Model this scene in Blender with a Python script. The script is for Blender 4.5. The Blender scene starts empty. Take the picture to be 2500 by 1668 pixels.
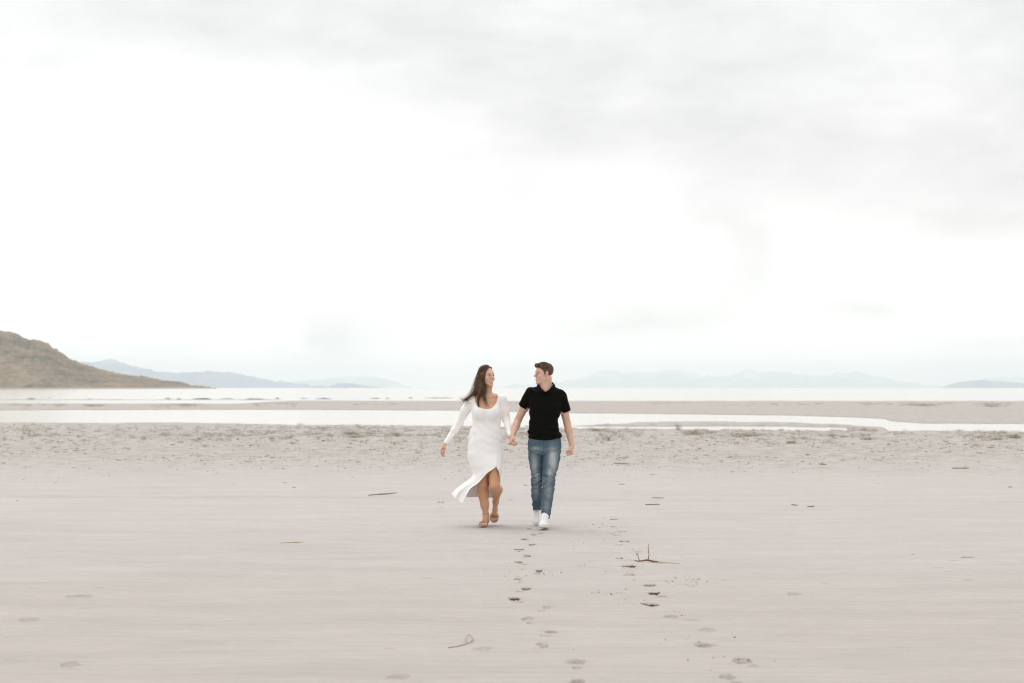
import bpy, math, random, time
import numpy as np
from mathutils import Vector
from mathutils.bvhtree import BVHTree
random.seed(4); RNG = np.random.default_rng(11)
T0 = time.time()
scene = bpy.context.scene
COL = scene.collection
rad = math.radians

# ------------------------------------------------------------------ camera
FPX = 4167.0                       # focal length in pixels of the 2500 px wide photograph
TILT = math.atan((946.8 - 834.0) / FPX)
CAMH = 1.55
cam_data = bpy.data.cameras.new('camera')
cam = bpy.data.objects.new('camera', cam_data)
COL.objects.link(cam)
cam_data.sensor_width = 36.0
cam_data.lens = 36.0 * FPX / 2500.0
cam_data.clip_start = 0.1
cam_data.clip_end = 200000.0
cam.location = (0, 0, CAMH)
cam.rotation_euler = (math.pi / 2 + TILT, 0, 0)
cam_data.dof.use_dof = True
cam_data.dof.focus_distance = 19.0
cam_data.dof.aperture_fstop = 3.0
scene.camera = cam

# ------------------------------------------------------------------ world: bright overcast sky
SUN_EL, SUN_AZ = rad(58), rad(-35)          # azimuth measured from +Y (ahead of the camera) towards +X
world = bpy.data.worlds.new('World')
scene.world = world
world.use_nodes = True
NT = world.node_tree
NT.nodes.clear()


def nd(tree, typ, **kw):
    n = tree.nodes.new(typ)
    for k, v in kw.items():
        if k.startswith('i_'):
            key = k[2:]
            key = int(key) if key.isdigit() else key.replace('_', ' ')
            n.inputs[key].default_value = v
        else:
            setattr(n, k, v)
    return n


def mth(tree, op, a, b=None, clamp=False, c=None):
    n = tree.nodes.new('ShaderNodeMath')
    n.operation = op
    n.use_clamp = clamp
    for i, v in enumerate((a, b, c)):
        if v is None:
            continue
        if isinstance(v, (int, float)):
            n.inputs[i].default_value = v
        else:
            tree.links.new(v, n.inputs[i])
    return n.outputs[0]


def build_world():
    L = NT.links.new
    out = nd(NT, 'ShaderNodeOutputWorld')
    sky = nd(NT, 'ShaderNodeTexSky')
    sky.sky_type = 'NISHITA'
    sky.sun_disc = False
    sky.sun_elevation = SUN_EL
    sky.sun_rotation = SUN_AZ
    bg1 = nd(NT, 'ShaderNodeBackground', i_Strength=0.10)
    L(sky.outputs[0], bg1.inputs[0])
    tc = nd(NT, 'ShaderNodeTexCoord')
    sep = nd(NT, 'ShaderNodeSeparateXYZ')
    L(tc.outputs['Generated'], sep.inputs[0])
    X, Y, Z = sep.outputs
    # azimuth and elevation (degrees) of the direction looked at
    az = mth(NT, 'MULTIPLY', mth(NT, 'ARCTAN2', X, Y), 57.2958)
    el = mth(NT, 'MULTIPLY', mth(NT, 'ARCSINE', Z), 57.2958)
    comb = nd(NT, 'ShaderNodeCombineXYZ')
    L(mth(NT, 'MULTIPLY', az, 0.16), comb.inputs[0])
    L(mth(NT, 'MULTIPLY', el, 0.34), comb.inputs[1])
    n1 = nd(NT, 'ShaderNodeTexNoise', i_Scale=1.0, i_Detail=6.0, i_Roughness=0.55)
    L(comb.outputs[0], n1.inputs['Vector'])
    n2 = nd(NT, 'ShaderNodeTexNoise', i_Scale=0.55, i_Detail=5.0, i_Roughness=0.5)
    off = nd(NT, 'ShaderNodeVectorMath', operation='ADD')
    L(comb.outputs[0], off.inputs[0]); off.inputs[1].default_value = (7.3, 2.1, 4.0)
    L(off.outputs[0], n2.inputs['Vector'])
    n3 = nd(NT, 'ShaderNodeTexNoise', i_Scale=2.2, i_Detail=6.0, i_Roughness=0.55)
    L(off.outputs[0], n3.inputs['Vector'])
    # warp the direction a little so that the cloud banks have ragged outlines
    azw = mth(NT, 'ADD', az, mth(NT, 'MULTIPLY', mth(NT, 'SUBTRACT', n1.outputs[0], 0.5), 7.0))
    elw = mth(NT, 'ADD', el, mth(NT, 'MULTIPLY', mth(NT, 'SUBTRACT', n2.outputs[0], 0.5), 4.0))
    # banks of thicker cloud: azimuth, elevation, half widths, strength
    k = 57.2958 / FPX
    banks = []
    for (px, py, wx, wy, s) in CLOUD_BANKS:
        banks.append(((px - 1250) * k, (946.8 - py) * k, wx * k, wy * k, s))
    total = None
    for (a0, e0, wa, we, s) in banks:
        da = mth(NT, 'DIVIDE', mth(NT, 'SUBTRACT', azw, a0), wa)
        de = mth(NT, 'DIVIDE', mth(NT, 'SUBTRACT', elw, e0), we)
        r2 = mth(NT, 'ADD', mth(NT, 'MULTIPLY', da, da), mth(NT, 'MULTIPLY', de, de))
        g = mth(NT, 'MULTIPLY', mth(NT, 'EXPONENT', mth(NT, 'MULTIPLY', r2, -1.0)), s)
        total = g if total is None else mth(NT, 'ADD', total, g)
    # finer streaks inside the banks
    tex = mth(NT, 'MULTIPLY_ADD', n1.outputs[0], 1.1, c=0.45)
    dens = mth(NT, 'MULTIPLY', total, tex)
    # the sun stands behind the cloud ahead of the camera: that half of the sky is brighter
    sdv = (math.sin(SUN_AZ) * math.cos(SUN_EL), math.cos(SUN_AZ) * math.cos(SUN_EL), math.sin(SUN_EL))
    dt = nd(NT, 'ShaderNodeVectorMath', operation='DOT_PRODUCT')
    L(tc.outputs['Generated'], dt.inputs[0]); dt.inputs[1].default_value = sdv
    glow = mth(NT, 'MULTIPLY', mth(NT, 'EXPONENT', mth(NT, 'MULTIPLY', mth(NT, 'SUBTRACT', 1.0, dt.outputs['Value']), -9.0)), SKY_FWD)
    low = mth(NT, 'MULTIPLY', mth(NT, 'EXPONENT', mth(NT, 'MULTIPLY', mth(NT, 'MAXIMUM', Z, 0.0), -16.0)), mth(NT, 'MULTIPLY', mth(NT, 'MAXIMUM', Y, 0.0), 0.42))
    white = mth(NT, 'ADD', mth(NT, 'MULTIPLY_ADD', n3.outputs[0], 0.18, c=SKY_WHITE - .10), low)
    k1 = mth(NT, 'POWER', mth(NT, 'SUBTRACT', 1.0, mth(NT, 'MINIMUM', dens, 1.0)), 1.25)
    grey = mth(NT, 'MULTIPLY_ADD', n3.outputs[0], 0.30, c=0.690)
    lum = mth(NT, 'ADD', mth(NT, 'MULTIPLY', mth(NT, 'SUBTRACT', white, grey), k1), grey)
    lum = mth(NT, 'ADD', lum, glow)
    # overcast skies are brighter towards the zenith
    zen = mth(NT, 'MULTIPLY', mth(NT, 'MAXIMUM', mth(NT, 'SUBTRACT', Z, 0.28), 0.0), 0.30)
    lum = mth(NT, 'ADD', lum, zen)
    ramp = nd(NT, 'ShaderNodeMix', data_type='RGBA')
    L(mth(NT, 'MULTIPLY', el, 0.075, clamp=True), ramp.inputs[0])
    ramp.inputs[6].default_value = (1.0, 0.975, 0.945, 1)
    ramp.inputs[7].default_value = (1.0, 0.992, 0.982, 1)
    bg2 = nd(NT, 'ShaderNodeBackground')
    L(ramp.outputs[2], bg2.inputs[0])
    L(lum, bg2.inputs[1])
    mix = nd(NT, 'ShaderNodeMixShader', i_0=0.94)
    L(bg1.outputs[0], mix.inputs[1]); L(bg2.outputs[0], mix.inputs[2])
    L(mix.outputs[0], out.inputs[0])


SKY_WHITE = 1.105
SKY_FWD = 1.7
CLOUD_BANKS = [
    (150, 20, 460, 160, 0.80), (640, 30, 340, 110, 0.62), (60, 240, 260, 80, 0.42), (960, 40, 300, 150, 0.50), (560, 430, 460, 70, 0.30), (1050, 210, 260, 90, 0.30),
    (1350, 110, 420, 190, 0.55), (1800, 130, 520, 230, 0.62), (2480, 90, 230, 360, 0.75),
    (1450, 340, 420, 110, 0.45), (2150, 400, 460, 130, 0.50), (2400, 530, 260, 50, 0.30),
    (890, 770, 130, 130, 0.48), (1560, 826, 240, 38, 0.66), (1750, 560, 120, 60, .25), (2080, 772, 150, 36, 0.58), (2350, 850, 160, 30, 0.4), (1240, 745, 110, 40, 0.3),
    (1780, 670, 115, 140, 0.50), (1240, 470, 90, 40, 0.28), (850, 830, 90, 60, .25),
]
build_world()

sun_data = bpy.data.lights.new('sun', 'SUN')
sun_data.energy = 0.7
sun_data.angle = rad(25)
sun_data.color = (1.0, 0.97, 0.93)
sun = bpy.data.objects.new('sun', sun_data)
COL.objects.link(sun)
sd = Vector((math.sin(SUN_AZ) * math.cos(SUN_EL), math.cos(SUN_AZ) * math.cos(SUN_EL), math.sin(SUN_EL)))
sun.rotation_euler = sd.to_track_quat('Z', 'Y').to_euler()

scene.view_settings.view_transform = 'Standard'
scene.view_settings.look = 'None'
scene.view_settings.exposure = 0.0
scene.view_settings.gamma = 1.0
scene.cycles.use_denoising = True
scene.cycles.denoiser = 'OPENIMAGEDENOISE'
scene.cycles.denoising_input_passes = 'RGB_ALBEDO_NORMAL'
scene.cycles.denoising_prefilter = 'ACCURATE'
scene.cycles.filter_width = 1.15
scene.cycles.max_bounces = 8
scene.cycles.volume_bounces = 3
scene.cycles.use_adaptive_sampling = True


# ------------------------------------------------------------------ pixel <-> world helpers
def W(px, py, Y):
    """World point that the photograph shows at (px, py), at the distance Y in front of the camera."""
    cx, cy = (px - 1250.0) / FPX, (834.0 - py) / FPX
    dy = math.cos(TILT) - math.sin(TILT) * cy
    dz = math.sin(TILT) + math.cos(TILT) * cy
    return np.array([cx / dy * Y, Y, CAMH + dz / dy * Y])


def G(px, py, z=0.0):
    """Point of the ground (height z) shown at (px, py)."""
    p = W(px, py, 1.0)
    Y = (CAMH - z) / (CAMH - p[2])
    q = W(px, py, Y)
    return q


# ------------------------------------------------------------------ scene bookkeeping
def tag(o, label=None, cat=None, group=None, kind=None):
    if label: o['label'] = label
    if cat: o['category'] = cat
    if group: o['group'] = group
    if kind: o['kind'] = kind
    return o


def link(name, me, mats, parent=None, loc=None):
    o = bpy.data.objects.new(name, me)
    COL.objects.link(o)
    for m in (mats if isinstance(mats, (list, tuple)) else [mats]):
        me.materials.append(m)
    if loc is not None:
        o.location = loc
    if parent is not None:
        o.parent = parent
    return o


def mesh_np(name, V, F, smooth=True, col=None, mat_idx=None, orient=None):
    """V (n,3) array, F (m,3|4) int array or list of lists."""
    me = bpy.data.meshes.new(name)
    V = np.asarray(V, dtype=np.float32)
    if isinstance(F, np.ndarray):
        m, kk = F.shape
        me.vertices.add(len(V)); me.vertices.foreach_set('co', V.ravel())
        me.loops.add(m * kk); me.loops.foreach_set('vertex_index', F.astype(np.int32).ravel())
        me.polygons.add(m)
        me.polygons.foreach_set('loop_start', np.arange(0, m * kk, kk, dtype=np.int32))
        me.update(calc_edges=True)
    else:
        me.from_pydata([tuple(v) for v in V], [], F)
    if smooth:
        me.polygons.foreach_set('use_smooth', np.ones(len(me.polygons), dtype=bool))
    if mat_idx is not None:
        me.polygons.foreach_set('material_index', np.asarray(mat_idx, dtype=np.int32))
    if col is not None:
        a = me.color_attributes.new('Col', 'FLOAT_COLOR', 'POINT')
        c = np.ones((len(V), 4), dtype=np.float32); c[:, :3] = col
        a.data.foreach_set('color', c.ravel())
    me.validate()
    me.update()
    return me


# ------------------------------------------------------------------ materials
def new_mat(name):
    m = bpy.data.materials.new(name)
    m.use_nodes = True
    t = m.node_tree
    b = t.nodes['Principled BSDF']
    return m, t, b


def vcol_mat(name, rough=0.6, noise=0.06, nscale=60, bump=0.0, bscale=300, sss=0.0, spec=0.4, sheen=0.0, stretch=None):
    """Own colour from the painted attribute, with a little grain."""
    m, t, b = new_mat(name)
    L = t.links.new
    at = nd(t, 'ShaderNodeAttribute', attribute_name='Col')
    tc = nd(t, 'ShaderNodeTexCoord')
    src = tc.outputs['Object']
    if stretch:
        mp = nd(t, 'ShaderNodeMapping'); mp.inputs['Scale'].default_value = stretch
        L(src, mp.inputs[0]); src = mp.outputs[0]
    n = nd(t, 'ShaderNodeTexNoise', i_Scale=nscale, i_Detail=4.0)
    L(src, n.inputs['Vector'])
    f = mth(t, 'MULTIPLY_ADD', n.outputs[0], 2 * noise, c=1.0 - noise)
    vm = nd(t, 'ShaderNodeVectorMath', operation='SCALE')
    L(at.outputs['Color'], vm.inputs[0]); L(f, vm.inputs['Scale'])
    L(vm.outputs[0], b.inputs['Base Color'])
    b.inputs['Roughness'].default_value = rough
    b.inputs['Specular IOR Level'].default_value = spec
    if sss:
        b.inputs['Subsurface Weight'].default_value = sss
        b.inputs['Subsurface Radius'].default_value = (0.6, 0.25, 0.12)
        b.inputs['Subsurface Scale'].default_value = 0.02
    if sheen:
        b.inputs['Sheen Weight'].default_value = sheen
    if bump:
        nb = nd(t, 'ShaderNodeTexNoise', i_Scale=bscale, i_Detail=3.0)
        L(src, nb.inputs['Vector'])
        bp = nd(t, 'ShaderNodeBump', i_Strength=bump, i_Distance=0.002)
        L(nb.outputs[0], bp.inputs['Height']); L(bp.outputs[0], b.inputs['Normal'])
    return m


def plain_mat(name, col, rough=0.6, noise=0.15, nscale=8.0, spec=0.4, bump=0.0, bdist=0.01, col2=None):
    m, t, b = new_mat(name)
    L = t.links.new
    tc = nd(t, 'ShaderNodeTexCoord')
    n = nd(t, 'ShaderNodeTexNoise', i_Scale=nscale, i_Detail=5.0)
    L(tc.outputs['Object'], n.inputs['Vector'])
    mx = nd(t, 'ShaderNodeMix', data_type='RGBA')
    L(n.outputs[0], mx.inputs[0])
    c2 = col2 or tuple(c * (1 + noise) for c in col)
    mx.inputs[6].default_value = tuple(c * (1 - noise) for c in col) + (1,)
    mx.inputs[7].default_value = tuple(c2) + (1,)
    L(mx.outputs[2], b.inputs['Base Color'])
    b.inputs['Roughness'].default_value = rough
    b.inputs['Specular IOR Level'].default_value = spec
    if bump:
        bp = nd(t, 'ShaderNodeBump', i_Strength=bump, i_Distance=bdist)
        L(n.outputs[0], bp.inputs['Height']); L(bp.outputs[0], b.inputs['Normal'])
    return m


# ------------------------------------------------------------------ numpy value noise
def _hash(ix, iy, iz, seed):
    n = (ix.astype(np.int64) * 374761393 + iy.astype(np.int64) * 668265263 + iz.astype(np.int64) * 2147483647 + seed * 974634777) & 0xffffffff
    n = ((n ^ (n >> 13)) * 1274126177) & 0xffffffff
    return ((n ^ (n >> 16)) & 0xffff).astype(np.float32) / 65535.0


def vnoise2(x, y, seed=0):
    ix, iy = np.floor(x), np.floor(y)
    fx, fy = x - ix, y - iy
    ix, iy = ix.astype(np.int64), iy.astype(np.int64)
    fx, fy = fx * fx * (3 - 2 * fx), fy * fy * (3 - 2 * fy)
    z = np.zeros_like(ix)
    h = lambda a, b: _hash(ix + a, iy + b, z, seed)
    return (h(0, 0) * (1 - fx) + h(1, 0) * fx) * (1 - fy) + (h(0, 1) * (1 - fx) + h(1, 1) * fx) * fy


def fbm2(x, y, octs=4, seed=0, rough=0.5):
    r, a, s = 0, 1.0, 0
    for i in range(octs):
        r = r + a * vnoise2(x * 2 ** i + 13.7 * i, y * 2 ** i - 7.1 * i, seed + i)
        s += a; a *= rough
    return r / s


def vnoise3(P, sc, seed=0):
    x, y, z = (P * sc).T.astype(np.float32)
    ix, iy, iz = np.floor(x), np.floor(y), np.floor(z)
    fx, fy, fz = x - ix, y - iy, z - iz
    ix, iy, iz = ix.astype(np.int64), iy.astype(np.int64), iz.astype(np.int64)
    fx, fy, fz = (f * f * (3 - 2 * f) for f in (fx, fy, fz))
    h = lambda a, b, c: _hash(ix + a, iy + b, iz + c, seed)
    l = lambda a, b, t: a * (1 - t) + b * t
    return l(l(l(h(0, 0, 0), h(1, 0, 0), fx), l(h(0, 1, 0), h(1, 1, 0), fx), fy),
             l(l(h(0, 0, 1), h(1, 0, 1), fx), l(h(0, 1, 1), h(1, 1, 1), fx), fy), fz)


def sstep(a, b, x):
    t = np.clip((x - a) / (b - a), 0, 1)
    return t * t * (3 - 2 * t)
# ------------------------------------------------------------------ signed distance modelling
RES = 1.0


def smin(a, b, k):
    if k <= 0: return np.minimum(a, b)
    h = np.maximum(k - np.abs(a - b), 0) / k
    return np.minimum(a, b) - h * h * k * 0.25


def smax(a, b, k):
    return -smin(-a, -b, k)


def cone(a, b, ra, rb):
    a = np.asarray(a, np.float32); b = np.asarray(b, np.float32)
    ab = b - a; L2 = float(ab @ ab) + 1e-12
    lo = np.minimum(a, b) - max(ra, rb); hi = np.maximum(a, b) + max(ra, rb)

    def f(P):
        t = np.clip((P - a) @ ab / L2, 0, 1)
        d = P - a - t[:, None] * ab
        return np.sqrt((d * d).sum(1)) - (ra + (rb - ra) * t)
    return f, lo, hi


def ellipsoid(c, r, R=None):
    c = np.asarray(c, np.float32); r = np.asarray(r, np.float32)
    m = float(r.max())

    def f(P):
        q = P - c
        if R is not None: q = q @ R          # columns of R are the local axes
        k0 = np.sqrt(((q / r) ** 2).sum(1)); k1 = np.sqrt(((q / (r * r)) ** 2).sum(1)) + 1e-9
        return k0 * (k0 - 1) / k1
    return f, c - m, c + m


def loft(rows, p=2.3):
    """rows: (z, xl, xr, yf, yb), any order."""
    rows = sorted(rows)
    A = np.array(rows, np.float32)
    # smooth resample
    zs = np.linspace(A[0, 0], A[-1, 0], 80)
    def cr(col):
        y = A[:, col]; x = A[:, 0]
        m = np.gradient(y, x)
        i = np.clip(np.searchsorted(x, zs) - 1, 0, len(x) - 2)
        h = x[i + 1] - x[i]; t = (zs - x[i]) / h
        return ((2*t**3-3*t**2+1)*y[i] + (t**3-2*t**2+t)*h*m[i] + (-2*t**3+3*t**2)*y[i+1] + (t**3-t**2)*h*m[i+1])
    S = [cr(c) for c in range(1, 5)]
    lo = np.array([A[:, 1].min(), A[:, 3].min(), A[0, 0]]); hi = np.array([A[:, 2].max(), A[:, 4].max(), A[-1, 0]])

    def f(P):
        z = P[:, 2]
        xl, xr, yf, yb = (np.interp(z, zs, s).astype(np.float32) for s in S)
        rx, ry = (xr - xl) / 2, (yb - yf) / 2
        dx = np.abs(P[:, 0] - (xl + xr) / 2) / rx; dy = np.abs(P[:, 1] - (yf + yb) / 2) / ry
        d = ((dx ** p + dy ** p) ** (1 / p) - 1) * np.minimum(rx, ry)
        dz = np.maximum(A[0, 0] - z, z - A[-1, 0])
        return smax(d, dz, 0.02)
    return f, lo, hi


class Shape:
    def __init__(s): s.ops = []
    def add(s, prim, k=0.01): s.ops.append(('u', prim, k)); return s
    def sub(s, prim, k=0.005): s.ops.append(('s', prim, k)); return s
    def cut(s, f, k=0.0): s.ops.append(('c', (f, None, None), k)); return s      # keep where f<0
    def disp(s, f): s.ops.append(('d', (f, None, None), 0)); return s
    def bounds(s):
        lo = np.min([o[1][1] for o in s.ops if o[0] == 'u'], 0); hi = np.max([o[1][2] for o in s.ops if o[0] == 'u'], 0)
        return lo, hi
    def __call__(s, P):
        d = np.full(len(P), 1.0, np.float32)
        for typ, (f, lo, hi), k in s.ops:
            if typ in 'us':
                mg = k + 0.06
                m = ((P > lo - mg) & (P < hi + mg)).all(1)
                if not m.any(): continue
                v = f(P[m]).astype(np.float32)
                d[m] = smin(d[m], v, k) if typ == 'u' else smax(d[m], -v, k)
            elif typ == 'c':
                m = d < 0.08
                if m.any(): d[m] = smax(d[m], f(P[m]).astype(np.float32), k)
            else:
                m = np.abs(d) < 0.05
                if m.any(): d[m] = d[m] + f(P[m])
        return d


def polygonise(shape, h, pad=0.02, lo=None, hi=None):
    """Sparse surface nets: vertices (n,3), quads (m,4)."""
    h = h * RES
    a, b = shape.bounds()
    lo = a - pad if lo is None else np.asarray(lo, float); hi = b + pad if hi is None else np.asarray(hi, float)
    B = 8
    nb = np.ceil((hi - lo) / (h * B)).astype(int)
    gx, gy, gz = np.meshgrid(*[np.arange(n) for n in nb], indexing='ij')
    bi = np.stack([gx.ravel(), gy.ravel(), gz.ravel()], 1)
    cen = (lo + (bi + 0.5) * B * h).astype(np.float32)
    dc = np.concatenate([shape(c) for c in np.array_split(cen, max(1, len(cen) // 400000))])
    act = bi[np.abs(dc) < B * h * 1.05 + 0.004]
    ar = np.arange(B + 1)
    ox, oy, oz = np.meshgrid(ar, ar, ar, indexing='ij')
    offs = np.stack([ox.ravel(), oy.ravel(), oz.ravel()], 1)
    N = (nb * B + 4).astype(np.int64)
    keys_all, pos_all, cell_all, sgn_all = [], [], [], []
    for chunk in np.array_split(act, max(1, len(act) // 600)):
        idx = chunk[:, None, :] * B + offs[None]
        P = (lo + idx.reshape(-1, 3) * h).astype(np.float32)
        D = shape(P).reshape(len(chunk), B + 1, B + 1, B + 1)
        ins = D < 0
        s = None
        cnt = 0
        for dx in (0, 1):
            for dy in (0, 1):
                for dz in (0, 1):
                    cnt = cnt + ins[:, dx:dx + B, dy:dy + B, dz:dz + B].astype(np.int8)
        m = (cnt > 0) & (cnt < 8)
        w = np.argwhere(m)
        if not len(w): continue
        ci, i, j, k = w.T
        acc = np.zeros((len(w), 3)); n = np.zeros(len(w))
        C = {}
        for dx in (0, 1):
            for dy in (0, 1):
                for dz in (0, 1):
                    C[dx, dy, dz] = D[ci, i + dx, j + dy, k + dz]
        for ax in range(3):
            for u in (0, 1):
                for v in (0, 1):
                    p0 = [0, 0, 0]; p1 = [0, 0, 0]
                    o = [q for q in range(3) if q != ax]
                    p0[o[0]] = p1[o[0]] = u; p0[o[1]] = p1[o[1]] = v; p1[ax] = 1
                    a0, a1 = C[tuple(p0)], C[tuple(p1)]
                    cr = (a0 < 0) != (a1 < 0)
                    t = np.where(cr, a0 / np.where(cr, a0 - a1, 1), 0)
                    q = np.zeros((len(w), 3)); q[:, o[0]] = u; q[:, o[1]] = v; q[:, ax] = t
                    acc[cr] += q[cr]; n[cr] += 1
        cell = chunk[ci] * B + np.stack([i, j, k], 1)
        keys_all.append((cell[:, 0].astype(np.int64) * N[1] + cell[:, 1]) * N[2] + cell[:, 2])
        pos_all.append(lo + (cell + acc / n[:, None]) * h)
        cell_all.append(cell)
        sgn_all.append(np.stack([C[0, 0, 0], C[1, 0, 0], C[0, 1, 0], C[0, 0, 1]], 1) < 0)
    keys = np.concatenate(keys_all); pos = np.concatenate(pos_all); sg = np.concatenate(sgn_all)
    order = np.argsort(keys); keys, pos, sg = keys[order], pos[order], sg[order]
    keys, ui = np.unique(keys, return_index=True); pos, sg = pos[ui], sg[ui]
    st = [N[1] * N[2], N[2], 1]
    quads = []
    for ax in range(3):
        m = np.nonzero(sg[:, 0] != sg[:, ax + 1])[0]
        o = [q for q in range(3) if q != ax]
        k0 = keys[m]
        ks = [k0, k0 - st[o[0]], k0 - st[o[0]] - st[o[1]], k0 - st[o[1]]]
        ids = []; ok = np.ones(len(m), bool)
        for kk in ks:
            p = np.clip(np.searchsorted(keys, kk), 0, len(keys) - 1)
            ok &= keys[p] == kk; ids.append(p)
        q = np.stack(ids, 1)[ok]; s0 = sg[m, 0][ok]
        flip = s0 if ax != 1 else ~s0
        q[~flip] = q[~flip][:, ::-1]
        quads.append(q)
    Q = np.concatenate(quads)
    used = np.zeros(len(pos), bool); used[Q] = True
    remap = np.cumsum(used) - 1
    return pos[used], remap[Q][:, ::-1] if False else remap[Q]


def smooth_mesh(V, F, it=2, w=0.5):
    V = V.copy()
    for _ in range(it):
        acc = np.zeros_like(V); n = np.zeros(len(V))
        for a in range(4):
            for b in ((a + 1) % 4, (a + 3) % 4):
                np.add.at(acc, F[:, a], V[F[:, b]]); np.add.at(n, F[:, a], 1)
        V += w * (acc / n[:, None] - V)
    return V


def refine(V, F, mask_fn, levels=2):
    """Split the quads whose corners lie in the region into four, LEVELS times."""
    for _ in range(levels):
        m = mask_fn(V)[F].all(1)
        Q, R_ = F[m], F[~m]
        if not len(Q): break
        e = np.stack([Q, np.roll(Q, -1, 1)], -1).reshape(-1, 2)
        es = np.sort(e, 1); key = es[:, 0].astype(np.int64) * len(V) + es[:, 1]
        uq, first, inv = np.unique(key, return_index=True, return_inverse=True)
        mid = V[es[first]].mean(1)
        mi = (len(V) + inv.ravel()).reshape(-1, 4)
        ce = V[Q].mean(1); ci = len(V) + len(uq) + np.arange(len(Q))
        V = np.vstack([V, mid, ce])
        N_ = [np.stack([Q[:, k], mi[:, k], ci, mi[:, (k + 3) % 4]], 1) for k in range(4)]
        F = np.vstack([R_] + N_)
    return V, F


def sdf_object(name, shape, h, mat, origin, colf=None, parent=None, it=2, lo=None, hi=None, post=None):
    V, F = polygonise(shape, h, lo=lo, hi=hi)
    V = smooth_mesh(V, F, it)
    if post is not None: V, F = refine(V, F, post)
    c = colf(V) if colf else None
    me = mesh_np(name, V - np.asarray(origin), F, True, c)
    print('%s: %d verts, t=%.1f' % (name, len(V), time.time() - T0))
    return link(name, me, mat, parent)


def rotz(a): c, s = math.cos(a), math.sin(a); return np.array([[c, -s, 0], [s, c, 0], [0, 0, 1]])
def rotx(a): c, s = math.cos(a), math.sin(a); return np.array([[1, 0, 0], [0, c, -s], [0, s, c]])
def roty(a): c, s = math.cos(a), math.sin(a); return np.array([[c, 0, s], [0, 1, 0], [-s, 0, c]])
def unit(v): v = np.asarray(v, float); return v / np.linalg.norm(v)


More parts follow.
